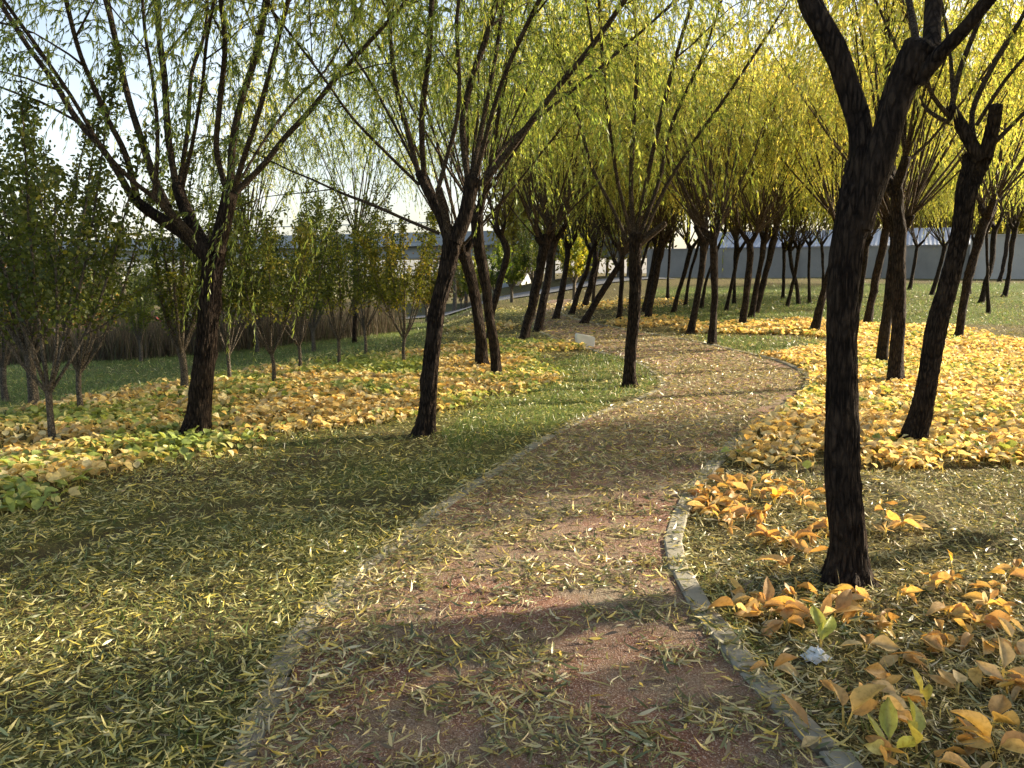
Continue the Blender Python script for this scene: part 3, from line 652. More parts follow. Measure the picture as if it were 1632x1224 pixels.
# willows just outside the frame whose crowns shade the foreground
OFF = [(5.4, 5.3, 6, .9), (5.4, 3.2, 6, .8), (6.9, 1.2, 6, 1.0), (6.9, 8.2, 6, .92), (9.6, 5.6, 6, .92), (9.3, 9.8, 6, .92)]
for i, (x, y, c, csx) in enumerate(OFF):
    z = H1(x, y); t = thing('willow_tree', (x, y, z), 'willow outside the right edge of the picture shading the path', 'tree', 'willows beyond the picture edge')
    P = np.array([(0, 0, -.05), (.08, 0, .7), (.2, .02, 1.5), (.32, .0, 2.1)]); v, f = tube1(P, [.11, .09, .085, .09], 14, .1, .3, i + 40, .3); mk('trunk', [(v, f, 0)], ['bark'], t)
    cc = bpy.data.objects.new('crown', LIB[c].data); COL.objects.link(cc); cc.parent = t; cc.location = P[-1]; cc.rotation_euler = (0, 0, i * 1.7); cc.scale = (csx, csx, .98)

# ------------------------------------------------------------------ young leafy trees on the left
OG = np.array([[.055, .072, .016], [.09, .115, .024], [.15, .175, .034], [.26, .24, .045], [.40, .32, .07]])
def young(seed, h=2.6, nst=6, nl=7000, spread=.5, yel=.25, fork=.45, tr=.025, leaf=(.028, .052), low=1.0):
    r = rng(seed); P = np.array([(0, 0, -.05), (r.uniform(-.03, .03), 0, fork * .5), (0, 0, fork)])
    trunk = mk('trunk', [(*tube1(P, [tr * 1.2, tr, tr * 1.05], 10, .06, .2, seed, .2), 0)], ['paleb'])
    st = []
    for k in range(nst):
        a = 2 * math.pi * (k + r.random() * .6) / nst; sp = r.uniform(.4, 1.) * spread
        d = np.array([math.cos(a) * sp * 1.6, math.sin(a) * sp * 1.6, 1.]); q = curve_up((0, 0, fork - .03), d, (h - fork) * r.uniform(.6, 1.05), r, 9, 1.1, .045)
        st.append((q, np.linspace(tr * .62, .004, 9)))
    sb = []
    for b in st: sb += side_branches(b, r, 9, (.25, .6), .22)
    parts = []
    v, f = tubes(np.array([b[0] for b in st]), np.array([b[1] for b in st]), 6); parts.append((v, f, 0))
    v, f = tubes(np.array([b[0] for b in sb]), np.array([b[1] for b in sb]), 4); parts.append((v, f, 0))
    seg = st + sb; w_ = np.array([np.linalg.norm(s[0][-1] - s[0][0]) for s in seg]); pick = r.choice(len(seg), nl, p=w_ / w_.sum())
    u = r.random(nl) ** .8; A = []
    for i, uu in zip(pick, u):
        q = seg[i][0]; K = len(q); x = uu * (K - 1) * .999; j = int(x); A.append(q[j] + (q[j + 1] - q[j]) * (x - j))
    A = np.array(A) + r.normal(0, .035, (nl, 3)); k = A[:, 2] > low * (.85 + .3 * r.random(nl)); A = A[k]; n = len(A)
    y = np.clip(yel + r.normal(0, .2, n) + .5 * (vn(A[:, 0] * 2, A[:, 2] * 2, .7, seed) - .5), 0, .999) * 4; yi = y.astype(int); fy = (y - yi)[:, None]
    col = OG[yi] * (1 - fy) + OG[np.minimum(yi + 1, 4)] * fy; LL = r.uniform(*leaf, n)
    T = nrm(rdir(r, n) + np.array([0, 0, -.35])); v, f, c = sheets(A, T, rdir(r, n), LL, LL * .62, [0, .3, .7, 1], [.2, 1, .85, .1], 2, None, r.uniform(-.3, .3, n), 0, col)
    parts.append((v, f, 1, c)); crown = mk('crown', parts, ['paleb', 'small_leaf'])
    COL.objects.unlink(trunk); COL.objects.unlink(crown); return trunk.data, crown.data
YL = [young(1, 3.35, 9, 7200, .5, .25), young(2, 3.2, 9, 6900, .55, .32), young(3, 3.0, 8, 6300, .6, .42), young(4, 3.5, 9, 8000, .45, .27, .6, .05),
      young(5, 3.0, 7, 6500, .7, .6, .6, .06, (.05, .09), .9)]
YT = [((84, 707), 0, 1.05, 0, 'grey stemmed young tree at the far left rim of the bed', (1, 1, 1)),
      ((131, 665), 1, 1.0, 1.1, 'young tree with pale forked stems second from left in the bed', (1, 1, 1)),
      ((55, 652), 3, .95, 2.0, 'dark bushy young tree on the lower grass at far left', (.9, .9, .9)),
      ((10, 640), 3, 1.0, 4.0, 'dark young tree cut by the left picture edge', (.9, .9, .9)),
      ((293, 630), 3, .85, .4, 'young tree standing left behind the large willow trunk', (1, 1, .9)),
      ((366, 612), 1, .92, 2.2, 'young tree with U shaped fork right of the large willow', (1, 1, 1)),
      ((435, 616), 2, 1.0, 3.1, 'young tree with a V of straight stems mid left bed', (1, 1, 1)),
      ((478, 594), 1, .95, 4.1, 'slightly shorter young tree behind the V stemmed one', (1, 1.05, 1)),
      ((541, 583), 2, 1.0, 5.0, 'slim young tree at the back rim of the left bed', (1.1, 1.1, 1)),
      ((583, 565), 1, 1.0, 1.8, 'young tree with twisting stems on the grass behind the bed', (1, 1, 1)),
      ((645, 581), 2, 1.02, .9, 'twin stemmed young tree left of the sinuous willow', (1.25, 1.15, .9)),
      ((500, 560), 3, 1.0, 1.4, 'low crooked tree at the dry reed edge', (.9, 1, .9)),
      ((410, 560), 3, 1.0, 5.4, 'dense green young tree behind the V stemmed one', (.9, 1, .9)),
      ((225, 575), 3, .8, .9, 'leafy young tree on the shaded grass left of the large willow', (.9, 1, .9)),
      ((622, 520), 4, 1.0, .3, 'orange tinged tree behind the twin stemmed young tree', (1.05, 1, .85)),
      ((680, 512), 4, 1.0, 1.9, 'reddish autumn tree left of the sinuous willow trunk', (1.15, .95, .8)),
      ((735, 492), 4, 1.1, 2.6, 'low branching yellow green tree behind the cut off willow', (.9, 1, .8)),
      ((815, 482), 4, 1.1, .7, 'small orchard tree left of the close willow pair', (.8, 1, .8)),
      ((790, 488), 4, 1.0, 3.6, 'orchard tree with crooked dark trunk far behind the left bed', (.75, 1, .8)),
      ((915, 478), 4, 1.2, 4.6, 'bright yellow tree at the end of the red path', (1.5, 1.5, 1)),
      ((850, 478), 3, 1.3, 3.0, 'dark green shrub like tree beside the far red path', (.5, .6, .5)),
      ((755, 500), 4, .9, 5.2, 'small tree with bent trunk left of the wavy willow', (.9, 1, .8))]
for (p, k, s, rot, lab, tint) in YT:
    g = gnd(*p); Yb = g[1]; z = H1(g[0], g[1]); t = thing('young_tree', (g[0], g[1], z), lab, 'young tree', 'small leafy trees on the left')
    t.rotation_euler = (0, 0, rot); t.scale = (s, s, s)
    for nm, me in zip(('trunk', 'crown'), YL[k]):
        o = bpy.data.objects.new(nm, me); COL.objects.link(o); o.parent = t; o.color = (*tint, 1)
# bare leaning tree
g = gnd(225, 560); P = np.array([atY(x, y, g[1]) for x, y in [(225, 560), (215, 515), (197, 465), (183, 430), (165, 400), (155, 390)]]); P[0, 2] = H1(P[0, 0], P[0, 1]) - .05
t = thing('bare_tree', P[0], 'bare leaning tree with forked top among the reeds', 'tree'); P2 = P - P[0]
mk('trunk', [(*tube1(P2, [.10, .085, .07, .055, .04, .03], 12, .1, .25, 3), 0)], ['paleb'], t)
q = np.array([atY(x, y, g[1]) for x, y in [(183, 430), (180, 395), (190, 360), (180, 330), (187, 300)]]) - P[0]; mk('branch', [(*tube1(q, [.045, .035, .025, .02, .012], 8, .1, .2, 4), 0)], ['paleb'], t)
q = np.array([atY(x, y, g[1]) for x, y in [(181, 400), (197, 375), (195, 340), (205, 300)]]) - P[0]; mk('branch', [(*tube1(q, [.03, .025, .018, .01], 8, .1, .2, 5), 0)], ['paleb'], t)

# ------------------------------------------------------------------ reeds (dry undergrowth) behind left grass
r = rng(21); n = 34000
px = r.uniform(-200, 640, n); A = np.array([gnd(-200, 592)[:2], gnd(150, 575)[:2], gnd(400, 556)[:2], gnd(640, 528)[:2]])
uu = r.random(n); P = smooth_line(A, 200)[(uu * 199).astype(int)] ; back = np.array([-.5, .86]); dd = r.random(n) ** 1.3 * 7
P = P + back * dd[:, None] + r.normal(0, .25, (n, 2)); z = base_h(P[:, 0], P[:, 1])
Lr = r.uniform(.5, 1.25, n) * (.7 + .5 * vn(P[:, 0], P[:, 1], 1.2, 2)); T = nrm(np.stack([r.normal(0, .16, n), r.normal(0, .16, n), np.ones(n)], 1))
cc = np.array([[.13, .09, .055], [.20, .15, .09], [.09, .07, .045], [.11, .11, .045]])[r.integers(0, 4, n)] * r.uniform(.6, 1.1, (n, 1))
v, f, c = sheets(np.stack([P[:, 0], P[:, 1], z], 1), T, rdir(r, n), Lr, np.full(n, .014), [0, .5, 1], [1, .8, .1], 2, r.normal(0, .12, n), r.normal(0, .15, n), 0, cc)
o = mk('reeds', [(v, f, 0, c)], ['dry']); tag(o, 'band of dry brown reeds and weeds behind the left grass', 'reeds', None, 'stuff')

# ------------------------------------------------------------------ broad leaved beds
HC = np.array([[.68, .47, .15], [.75, .60, .23], [.80, .70, .36], [.55, .40, .17], [.60, .58, .20], [.30, .38, .09], [.55, .46, .26]])
def hcol(r, X, Y, g=.12, warm=0.):
    n = len(X); q = fbm(X, Y, 1.1, 31); p = r.random(n)
    gr_ = g * 4 * np.clip(q - .42, 0, 1) * 3
    idx = np.select([p < gr_ * .55, p < gr_, p < gr_ + .3, p < gr_ + .55, p < gr_ + .72, p < gr_ + .85], [5, 4, 1, 2, 0, 6], 3)
    return HC[idx] * r.uniform(.8, 1.12, (n, 1))
def broad(name, polys, per_m2, seed, g, lab, scale=1.):
    r = rng(seed); out = []
    for P in polys:
        P = np.array(P); lo = P.min(0) - .3; hi = P.max(0) + .3; n = int((hi - lo).prod() * per_m2); X = r.uniform(lo[0], hi[0], n); Y = r.uniform(lo[1], hi[1], n)
        keep = inpoly(X + (fbm(X, Y, .5, 8) - .5) * .5 + r.normal(0, .10, n), Y + (fbm(X, Y, .5, 9) - .5) * .5 + r.normal(0, .10, n), P) & (Y > 2)
        keep &= r.random(n) < np.clip(.45 + 1.3 * (fbm(X, Y, .9, 33) - .28), .25, 1) * np.clip(14 / np.maximum(Y, 1), .3, 1)
        X, Y = X[keep], Y[keep]; out.append((X, Y))
    X = np.concatenate([o[0] for o in out]); Y = np.concatenate([o[1] for o in out])
    pdv = path_d(X, Y); k = pdv > .1; X, Y = X[k], Y[k]; pdv = pdv[k]; n = len(X); z = H(X, Y, pdv)
    far = np.clip(Y / 14, 1, 1.35) * scale
    a = r.uniform(0, 2 * math.pi, n); el = r.uniform(-.1, 1.35, n); T = np.stack([np.cos(a) * np.cos(el), np.sin(a) * np.cos(el), np.sin(el)], 1)
    S = np.stack([-np.sin(a), np.cos(a), r.normal(0, .35, n)], 1)
    hh = (.015 + .085 * r.random(n)) * (1 - .3 * el) * scale
    LL = r.uniform(.045, .088, n) * far; WW = LL * r.uniform(.75, 1.05, n)
    v, f, c = sheets(np.stack([X, Y, z + hh], 1), T, S, LL, WW, [0, .15, .4, .65, .88, 1], [.12, .62, 1, .95, .5, .06], 3, r.normal(0, .1, n), -r.uniform(.1, .75, n), r.uniform(.1, .7, n),
                     hcol(r, X, Y, g), None, r.normal(0, .5, n))
    # petioles
    v2, f2, c2 = sheets(np.stack([X, Y, z], 1) - T * .02, np.stack([T[:, 0] * .3, T[:, 1] * .3, np.ones(n)], 1), S, hh + .01, np.full(n, .007), [0, 1], [1, 1], 2, None, None, 0, np.tile([.35, .33, .12], (n, 1)))
    return tag(mk(name, [(v, f, 0, c), (v2, f2, 0, c2)], ['hosta']), lab, 'ground cover', None, 'stuff')
broad('plantain_lily_bed', [LBED], 680, 41, .42, 'bed of withering yellow and green broad leaves on the left', 1.)
broad('plantain_lily_bed', [RBED], 600, 42, .13, 'bed of golden withered broad leaves on the right', 1.05)
broad('plantain_lily_bed', FBED, 260, 43, .1, 'small far patches of yellow broad leaves beyond the bend', 1.)

# scattered wilted leaves on the right foreground
def clump(r, X, Y, nl, size, col, up, hgt):
    n = nl; a = r.uniform(0, 2 * math.pi, n); el = r.uniform(*up, n); T = np.stack([np.cos(a) * np.cos(el), np.sin(a) * np.cos(el), np.sin(el)], 1)
    S = np.stack([-np.sin(a), np.cos(a), r.normal(0, .4, n)], 1); LL = r.uniform(.8, 1.2, n) * size; h = r.uniform(.3, 1, n) * hgt
    B = np.stack([X + np.cos(a) * h * .5, Y + np.sin(a) * h * .5, h + .02], 1)
    v, f, c = sheets(B, T, S, LL, LL * r.uniform(.42, .6, n), [0, .1, .25, .45, .62, .8, .92, 1], [.1, .4, .82, 1, .92, .6, .28, .03], 5, r.normal(0, .18, n), -r.uniform(-.35, .9, n) * (1 if up[0] < .9 else .3), r.uniform(.1, 1.2, n), col(n),
                     lambda C, t, u: C * (1 - .14 * (1 - u)[None, None, :, None]) * (1 - .25 * (t > .9))[..., None], r.normal(0, 1.0, n))
    v = v + r.normal(0, .012, v.shape) * size
    B0 = np.stack([np.full(n, X), np.full(n, Y), np.full(n, -.01)], 1); D = B - B0; ln = np.linalg.norm(D, axis=1)
    v2, f2, c2 = sheets(B0, D, S, ln, np.full(n, .009), [0, 1], [1, .8], 2, None, None, 0, np.tile([.42, .36, .12], (n, 1)))
    return [(v, f, 0, c), (v2, f2, 0, c2)]
def ocol(r): return lambda n: np.array([[.62, .38, .12], [.68, .46, .17], [.54, .33, .12], [.72, .56, .27], [.74, .52, .15]])[r.integers(0, 5, n)] * r.uniform(.8, 1.1, (n, 1))
def gcol(r): return lambda n: np.array([[.55, .52, .12], [.42, .46, .10], [.66, .58, .18]])[r.integers(0, 3, n)] * r.uniform(.85, 1.1, (n, 1))
r = rng(61); parts = []; SC = []
def area_clumps(poly, n, size):
    P = np.array([gnd(*p)[:2] for p in poly]); lo, hi = P.min(0), P.max(0); k = 0
    while k < n:
        x, y = r.uniform(lo, hi)
        if inpoly(np.array([x]), np.array([y]), P)[0]: SC.append((x, y, size * r.uniform(.75, 1.2))); k += 1
area_clumps([(1105, 790), (1160, 758), (1250, 768), (1330, 800), (1330, 850), (1300, 880), (1240, 850), (1120, 850)], 46, .12)
area_clumps([(1250, 860), (1325, 860), (1310, 930), (1250, 960)], 6, .14)
area_clumps([(1160, 930), (1270, 940), (1280, 1010), (1200, 1040), (1160, 980)], 11, .13)
area_clumps([(1280, 960), (1640, 920), (1640, 1060), (1460, 1060), (1300, 1040)], 22, .13)
area_clumps([(1220, 1060), (1640, 1060), (1640, 1240), (1330, 1240)], 24, .13)
area_clumps([(1100, 780), (1330, 790), (1330, 960), (1640, 900), (1640, 1240), (1320, 1240), (1150, 960)], 60, .095)
area_clumps([(1385, 800), (1430, 840), (1480, 870), (1390, 880)], 6, .12)
TG = gnd(1300, 1052)
for (x, y, s) in SC:
    if (x - TG[0]) ** 2 + (y - TG[1] + .1) ** 2 < .03: continue
    ps = clump(r, 0, 0, r.integers(1, 5), s * .8, ocol(r), (-.25, .55), .035); z = H1(x, y)
    parts += [(p[0] + np.array([x, y, z]), *p[1:]) for p in ps]
tag(mk('wilted_leaves', parts, ['hosta']), 'scattered wilted orange broad leaves lying right of the path', 'wilted leaves', None, 'stuff')
IND = [((1155, 1128), .15, 'g', 'pair of upright pale green blades right of centre in the bottom right corner', 2, (1.0, 1.3), .04, (1475, 1128)),
       ((1465, 1190), .17, 'g', 'tall curling green and yellow blade near the bottom right', 2, (.9, 1.2), .04, (1462, 1200)),
       ((1340, 1170), .16, 'o', 'large round yellow leaf on a stalk at the bottom', 3, (.5, 1.2), .08, (1345, 1165)),
       ((1520, 905), .07, 'y', 'single small round golden leaf standing on its stalk', 1, (1.2, 1.4), .06, (1519, 912)),
       ((1490, 955), .08, 'o', 'small upright orange leaf right of the foreground trunk', 1, (1.1, 1.4), .05, (1485, 955)),
       ((1310, 1040), .14, 'g', 'greenish leaf rising among orange ones below the trunk', 2, (.8, 1.2), .05, (1308, 1032)),
       ((1230, 820), .12, 'y', 'bright yellow clump in the sun left of the foreground trunk', 5, (.5, 1.1), .05, (1232, 812)),
       ((1360, 1225), .15, 'g', 'yellow green clump cut by the bottom picture edge', 4, (.3, 1.0), .05, (1420, 1215)),
       ((1590, 1215), .15, 'o', 'orange clump in the very bottom right corner', 5, (.2, 1.0), .05, (1585, 1205))]
for i, (_, s, kind, lab, nl, up, hg, p) in enumerate(IND):
    g = gnd(*p); rr = rng(70 + i); s *= .68; cf = {'g': gcol(rr), 'o': ocol(rr), 'y': lambda n: np.tile([.8, .52, .08], (n, 1))}[kind]
    o = mk('plantain_lily', clump(rr, 0, 0, nl, s, cf, up, hg), ['hosta']); o.location = (g[0], g[1], H1(g[0], g[1])); tag(o, lab, 'plant', 'single plantain lilies right of the path')

# ------------------------------------------------------------------ fallen willow leaves
r = rng(81)
def scatter(y0, y1, rho, xm=.74, pad=1.6):
    area = (xm * (y0 + y1) + 2 * pad) * (y1 - y0); n = int(area * rho); out = []
    Y = r.uniform(y0, y1, n * 2); X = r.uniform(-1, 1, n * 2) * (xm * y1 + pad); k = np.abs(X) < xm * Y + pad; return X[k][:n], Y[k][:n]
LX, LY, LSc = [], [], []
for y0, y1, rho, s in ((1.3, 3, 6800, .95), (3, 4.5, 6000, .95), (4.5, 6.5, 3900, 1.), (6.5, 9, 2100, 1.1), (9, 13, 1250, 1.3), (13, 19, 560, 1.6), (19, 34, 200, 2.1)):
    x, y = scatter(y0, y1, rho); LX.append(x); LY.append(y); LSc.append(np.full(len(x), s))
LX = np.concatenate(LX); LY = np.concatenate(LY); LSc = np.concatenate(LSc)
pdv = path_d(LX, LY); bd, gg = masks(LX, LY); _, br_ = groove(LX, LY)
onp = pdv < .1
cl = np.clip((fbm(LX, LY * 1.6, .30, 51) - .44) * 7, 0.05, 1) ; left = sm(-(LX - np.interp(LY, C_[:200, 1], C_[:200, 0])), -.1, .8)
pr = np.where(onp, np.clip(cl * (.75 + .25 * left) + .09 + .5 * left * sm(LY, 1, 3) + .9 * sm(LY, 3.8, 8), 0, 1), np.clip(.72 + 1.2 * (fbm(LX, LY, .6, 52) - .45), .2, 1))
pr = np.where((LX < np.interp(LY, C_[:200, 1], C_[:200, 0])) & (pdv > -.22) & (pdv < .2) & (r.random(len(LX)) < .8), np.maximum(pr, .9), pr)
pr = np.where(bd, .12, pr); pr = np.where(gg & (LY > 5), pr * .75, pr); pr *= (1 - br_ * .9)
pr *= np.where((LX < -3) & (((LX + 5.5) * -.941 + (LY - 8.3) * .337) > .5), .25, 1)
k = r.random(len(LX)) < pr; LX, LY, LSc, pdv, onp = LX[k], LY[k], LSc[k], pdv[k], onp[k]; n = len(LX)
kerb = (pdv > -.01) & (pdv < .11)
LZ = np.where(pdv < 0, base_h(LX, LY) + .016, np.where(kerb, base_h(LX, LY) + .03, H(LX, LY, pdv) + .006)) + r.random(n) ** 2 * np.where(onp, .014, .022 + .06 * np.clip(fbm(LX, LY, .25, 71) - .4, 0, 1))
LCOL = np.array([[.33, .28, .10], [.50, .42, .19], [.20, .19, .055], [.09, .105, .03], [.54, .41, .10], [.58, .50, .29], [.13, .09, .045], [.30, .31, .15], [.66, .49, .10]])
ci = r.choice(len(LCOL), n, p=[.2, .16, .17, .12, .08, .09, .08, .06, .04]); col = LCOL[ci] * r.uniform(.75, 1.4, (n, 1)) * np.where(((~onp) & (LX < 1))[:, None], np.array([[.98, 1.03, .78]]), 1.)
a = r.uniform(0, 2 * math.pi, n); el = r.normal(0, .16, n) + np.where(onp, 0, r.normal(0, .12, n)); T = np.stack([np.cos(a) * np.cos(el), np.sin(a) * np.cos(el), np.sin(el)], 1)
S = np.stack([-np.sin(a), np.cos(a), r.normal(0, .8, n)], 1); LSc = LSc * np.where(onp, .95, .82)
LL = np.where(r.random(n) < .38, .008 + .02 * r.random(n), .026 + .062 * r.random(n) ** 1.2) * LSc
v, f, c = sheets(np.stack([LX, LY, LZ], 1) - T * LL[:, None] * .5, T, S, LL, np.maximum(LL, .02) * r.uniform(.08, .19, n), [0, .22, .48, .76, 1], [.12, .85, 1, .6, .03], 2, r.normal(0, .5, n), r.normal(.05, .28, n), 0, col, None, r.normal(0, .9, n))
tag(mk('fallen_leaves', [(v, f, 0, c)], ['litter']), 'carpet of narrow fallen willow leaves over path and lawn', 'fallen leaves', None, 'stuff')
print('litter', n)
# ------------------------------------------------------------------ grass and small weeds
r = rng(91); GX, GY, GS = [], [], []
for y0, y1, rho, s in ((1.3, 4.5, 900, 1.), (4.5, 9, 700, 1.1), (9, 16, 420, 1.5), (16, 30, 130, 2.2), (30, 50, 40, 3.)):
    x, y = scatter(y0, y1, rho); GX.append(x); GY.append(y); GS.append(np.full(len(x), s))
GX = np.concatenate(GX); GY = np.concatenate(GY); GS = np.concatenate(GS); pdv = path_d(GX, GY); bd, gg = masks(GX, GY); _, br_ = groove(GX, GY)
pr = np.where(gg, .95, np.clip((fbm(GX, GY, .55, 61) - .48) * 4, 0, .75) * np.where(GX < 1, .9, .35)); pr = np.where(bd, .1, pr) * (1 - br_)
k = (r.random(len(GX)) < pr) & (pdv > .12); GX, GY, GS, pdv, gg = GX[k], GY[k], GS[k], pdv[k], gg[k]; n = len(GX)
z = H(GX, GY, pdv); a = r.uniform(0, 2 * math.pi, n); el = r.uniform(.5, 1.4, n); T = np.stack([np.cos(a) * np.cos(el), np.sin(a) * np.cos(el), np.sin(el)], 1)
LL = r.uniform(.025, .07, n) * GS ** .6; col = np.array([[.075, .115, .025], [.11, .17, .035], [.17, .23, .05], [.22, .22, .07]])[r.integers(0, 4, n)] * r.uniform(.7, 1.2, (n, 1)) * np.where(gg, 1.3, 1.)[:, None]
v, f, c = sheets(np.stack([GX, GY, z - .004], 1), T, rdir(r, n), LL, LL * .10 + .0015 * GS, [0, .5, 1], [1, .8, .1], 2, r.normal(0, .2, n), r.normal(0, .3, n), 0, col)
tag(mk('grass', [(v, f, 0, c)], ['grass']), 'short green grass growing among the fallen leaves', 'grass', None, 'stuff'); print('grass', n)

# ------------------------------------------------------------------ small white stone, tissue
def bm_obj(name, build, mat, parent=None, bev=.01, seg=2):
    import bmesh
    bm = bmesh.new(); build(bm)
    if bev: bmesh.ops.bevel(bm, geom=bm.edges[:], offset=bev, segments=seg, affect='EDGES', clamp_overlap=True)
    me = bpy.data.meshes.new(name); bm.to_mesh(me); bm.free(); me.materials.append(M[mat])
    o = bpy.data.objects.new(name, me); COL.objects.link(o)
    if parent: o.parent = parent
    return o
def prism(bm, pts, y0, y1):
    a = [bm.verts.new((x, y0, z)) for x, z in pts]; b = [bm.verts.new((x, y1, z)) for x, z in pts]
    n = len(pts); bm.faces.new(a); bm.faces.new(b[::-1])
    for i in range(n): bm.faces.new((a[i], b[i], b[(i + 1) % n], a[(i + 1) % n]))
    import bmesh; bmesh.ops.recalc_face_normals(bm, faces=bm.faces[:])
def box(bm, x0, x1, y0, y1, z0, z1): prism(bm, [(x0, z0), (x1, z0), (x1, z1), (x0, z1)], y0, y1)
g = gnd(933, 553); s = g[1] / F
o = bm_obj('stone_sign', lambda bm: prism(bm, [(-13 * s, -.08), (13 * s, -.08), (15 * s, 15 * s), (11 * s, 17 * s), (-15 * s, 22 * s), (-16 * s, 18 * s)], -.06, .10), 'stone', None, .012)
o.location = (g[0], g[1], H1(g[0], g[1])); o.rotation_euler = (0, 0, .15); tag(o, 'small white slanted stone slab at the path edge', 'stone sign')
g = gnd(1300, 1052); r = rng(3); nu = 14
th = np.linspace(0, 2 * math.pi, nu, endpoint=False); rows = []
for k, (rr_, zz) in enumerate(((.001, .035), (.018, .04), (.032, .03), (.042, .016), (.05, .004))):
    rows.append(np.stack([np.cos(th) * rr_ * (1 + r.normal(0, .18, nu)), np.sin(th) * rr_ * .8 * (1 + r.normal(0, .18, nu)), zz + r.normal(0, .007, nu)], 1))
o = mk('tissue', [(np.vstack(rows), grid_faces(5, nu, True), 0)], ['paper'], None, False); o.location = (g[0], g[1], H1(g[0], g[1]) + .008); tag(o, 'crumpled white tissue among wilted leaves', 'litter')

# ------------------------------------------------------------------ wall and shed on the right
def wall_seg(name, p0, p1, h, mat, lab, th=.24):
    a = np.array(gnd_far(*p0)); b = np.array(gnd_far(*p1)); d = b - a; L = np.linalg.norm(d); t = thing(name, (a[0], a[1], 0), lab, 'wall'); t.rotation_euler = (0, 0, math.atan2(d[1], d[0]))
    z = min(base_h(a[0], a[1]), base_h(b[0], b[1]))
    bm_obj('panel', lambda bm: box(bm, 0, L, -th / 2, th / 2, z - .4, z + h), mat, t, 0)
    bm_obj('coping', lambda bm: box(bm, -.03, L + .03, -th / 2 - .05, th / 2 + .05, z + h + .002, z + h + .09), mat, t, .01)
    k = int(L / 4)
    for i in range(k + 1):
        x = L * i / k; bm_obj('pier', lambda bm: box(bm, x - .16, x + .16, -th / 2 - .06, -th / 2 - .002, z - .4, z + h - .004), mat, t, .01)
    return t
def gnd_far(px, Yd): r_ = ray(px, 440); q = r_ * (Yd / r_[1]); return (q[0], Yd)
wall_seg('perimeter_wall', (1035, 55), (1542, 47), 1.85, 'wall', 'long grey rendered wall behind the willows')
wall_seg('perimeter_wall', (1546, 46.8), (1900, 44), 2.5, 'wall2', 'taller pale wall section at the right picture edge')
a = np.array(gnd_far(1110, 57.5)); b = np.array(gnd_far(1548, 50)); d = b - a; L = np.linalg.norm(d)
t = thing('shed', (a[0], a[1], 0), 'long low shed with pale corrugated roof behind the wall', 'shed'); t.rotation_euler = (0, 0, math.atan2(d[1], d[0]))
bm_obj('roof', lambda bm: prism_x(bm, L), 'roof', t, 0) if False else None
n = int(L / .12); xx = np.linspace(0, L, n); zz = np.where(np.arange(n) % 2 == 0, 0, .035) + 3.25
V = np.concatenate([np.stack([xx, np.full(n, -.3), zz], 1), np.stack([xx, np.full(n, 6.), zz + 1.35], 1), np.stack([xx, np.full(n, 6.), zz + 1.30], 1), np.stack([xx, np.full(n, -.3), zz - .05], 1)])
mk('roof', [(V, grid_faces(4, n), 0)], ['roof'], t, False)
bm_obj('fascia', lambda bm: box(bm, 0, L * .45, -.36, -.31, 3.02, 3.24), 'blue_trim', t, 0)
bm_obj('wall', lambda bm: box(bm, .1, L - .1, 0, 6, .3, 3.2), 'wall2', t, 0)

# ------------------------------------------------------------------ viaduct, road and cars on the left
def deck():
    p0 = np.array([-150., 150.]); p1 = np.array([14., 78.]); d = p1 - p0; L = np.linalg.norm(d)
    t = thing('viaduct', (p0[0], p0[1], 0), 'pale concrete elevated road crossing behind the left trees', 'viaduct'); t.rotation_euler = (0, 0, math.atan2(d[1], d[0]))
    bm_obj('girder', lambda bm: box(bm, 0, L, -4, 4, 3.0, 4.2), 'deck', t, .1)
    bm_obj('deck', lambda bm: box(bm, 0, L, -5.4, 5.4, 4.21, 4.6), 'deck', t, .04)
    for y in (-5.3, 5.3): bm_obj('parapet', lambda bm: box(bm, 0, L, y - .12, y + .12, 4.604, 5.6), 'deck', t, .03)
    for i in range(6): x = L * (i + .5) / 6; bm_obj('pier', lambda bm: box(bm, x - .9, x + .9, -2.2, 2.2, -4, 2.995), 'deck', t, .15)
    for i in range(24):
        x = L * (i + .5) / 24; bm_obj('railing_post', lambda bm: box(bm, x - .06, x + .06, -5.36, -5.24, 5.602, 6.5), 'steel', t, 0)
    bm_obj('railing', lambda bm: box(bm, 0, L, -5.34, -5.26, 6.502, 6.6), 'steel', t, 0)
deck()
RY = 36
ra = np.array([[-60., 34.], [-14., 44.]]); dvec = nrm(ra[1] - ra[0]); nv_ = np.array([-dvec[1], dvec[0]])
us = np.linspace(-40, 70, 60)[:, None, None]; vs_ = np.linspace(-4, 4, 5)[None, :, None]
RP = ra[0] + dvec * us + nv_ * vs_; rz = base_h(RP[..., 0], RP[..., 1]) + .06
tag(mk('road', [(np.dstack([RP, rz]).reshape(-1, 3), grid_faces(60, 5), 0)], ['asphalt']), 'grey road beyond the reeds', 'road', None, 'structure')
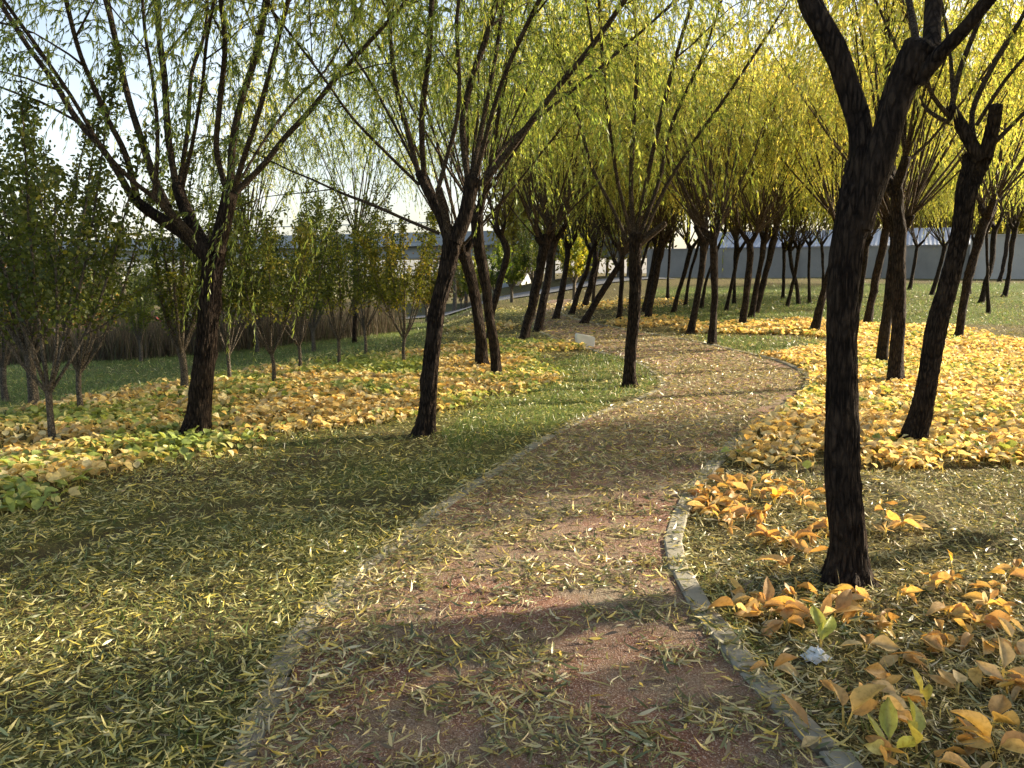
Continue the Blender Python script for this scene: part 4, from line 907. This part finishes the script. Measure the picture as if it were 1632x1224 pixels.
def car(paint, label, u_, v_=0):
    p = ra[0] + dvec * u_ + nv_ * v_; z = float(base_h(p[0], p[1])) + .07; t = thing('parked_car', (p[0], p[1], z), label, 'car', 'cars on the road beyond the reeds'); t.rotation_euler = (0, 0, math.atan2(dvec[1], dvec[0]))
    bm_obj('body', lambda bm: prism(bm, [(-2.2, .3), (2.2, .3), (2.25, .62), (2.1, .78), (1.15, .9), (-1.75, .95), (-2.2, .88)], -.87, .87), paint, t, .06)
    bm_obj('cabin', lambda bm: prism(bm, [(-1.7, .9), (1.15, .88), (.45, 1.40), (-.2, 1.46), (-1.05, 1.42)], -.74, .74), 'glass', t, .05)
    bm_obj('roof', lambda bm: prism(bm, [(-1.05, 1.425), (.42, 1.405), (.30, 1.47), (-.3, 1.50), (-.95, 1.47)], -.70, .70), paint, t, .02)
    for x in (-1.35, 1.35):
        for y in (-.80, .80):
            P = np.array([[(x, y - .1, .33), (x, y + .1, .33)]]); v, f = tube1(np.linspace(P[0, 0], P[0, 1], 4), [.30, .32, .32, .30], 18, .05)
            wo_ = mk('wheel', [(v, f, 0)], ['tyre'], t); v, f = tube1(np.linspace((x, y - .12, .33), (x, y + .12, .33), 4), [.18, .19, .19, .18], 12, .06); mk('rim', [(v, f, 0)], ['metal'], wo_)
car('white_paint', 'white car glimpsed through the left trees', 34, -1.5); car('red_paint', 'red car glimpsed beside the bare leaning tree', 40, -1.5); car('teal_paint', 'teal car glimpsed at far left between stems', 28, -1.5); car('white_paint', 'second white car just right of the red car', 45.5, -1.5)

# ------------------------------------------------------------------ far woodland and shrubs (one mass)
def woodland(name, pts, lab, h, seed, cols, nper=1, size=(.12, .28), depth=3, nleaf=900, mat='small_leaf'):
    r = rng(seed); parts = []; allp = []
    for (x, y, s) in pts:
        z = float(base_h(x, y)); n = int(nleaf * s); hh = h * s
        nb = 7; cx = r.normal(0, 1.1 * s, nb); cyv = r.normal(0, 1. * s, nb); cz = r.uniform(.35, .95, nb) * hh; k = r.integers(0, nb, n)
        A = np.stack([cx[k] + r.normal(0, .65 * s, n), cyv[k] + r.normal(0, .65 * s, n), cz[k] + r.normal(0, .13 * hh, n)], 1) + (x, y, z)
        A = A[A[:, 2] > z + .1]; n = len(A)
        ci = cols[r.integers(0, len(cols))]; col = np.array(ci) * r.uniform(.6, 1.3, (n, 1)); LL = r.uniform(*size, n)
        v, f, c = sheets(A, nrm(rdir(r, n) + (0, 0, -.4)), rdir(r, n), LL, LL * .5, [0, .5, 1], [.2, 1, .1], 2, None, None, 0, col); parts.append((v, f, 1, c))
        P = np.array([(x, y, z - .2), (x + .1, y, z + hh * .4), (x - .1, y, z + hh * .75)]); v, f = tube1(P, [.12 * s, .09 * s, .03], 6, .5); parts.append((v, f, 0))
    return tag(mk(name, parts, ['paleb', mat]), lab, 'woodland', None, 'stuff')
r = rng(7)
pts = [(r.uniform(-34, -6), r.uniform(26, 33), r.uniform(.5, .9)) for _ in range(26)] + [(r.uniform(-60, 2), r.uniform(48, 60), r.uniform(.8, 1.2)) for _ in range(40)]
woodland('shrubbery', pts, 'autumn shrubs and bushes massed in front of the viaduct', 3.5, 8, [(.10, .11, .03), (.20, .14, .05), (.24, .13, .05), (.08, .10, .03), (.15, .16, .04)])
pts = [(r.uniform(-2, 60), r.uniform(60, 85), r.uniform(.8, 1.3)) for _ in range(60)]
woodland('treeline', pts, 'yellow green trees massed beyond the grey wall', 15, 9, [(.30, .27, .05), (.38, .32, .06), (.20, .22, .05)], size=(.25, .5), nleaf=4500)
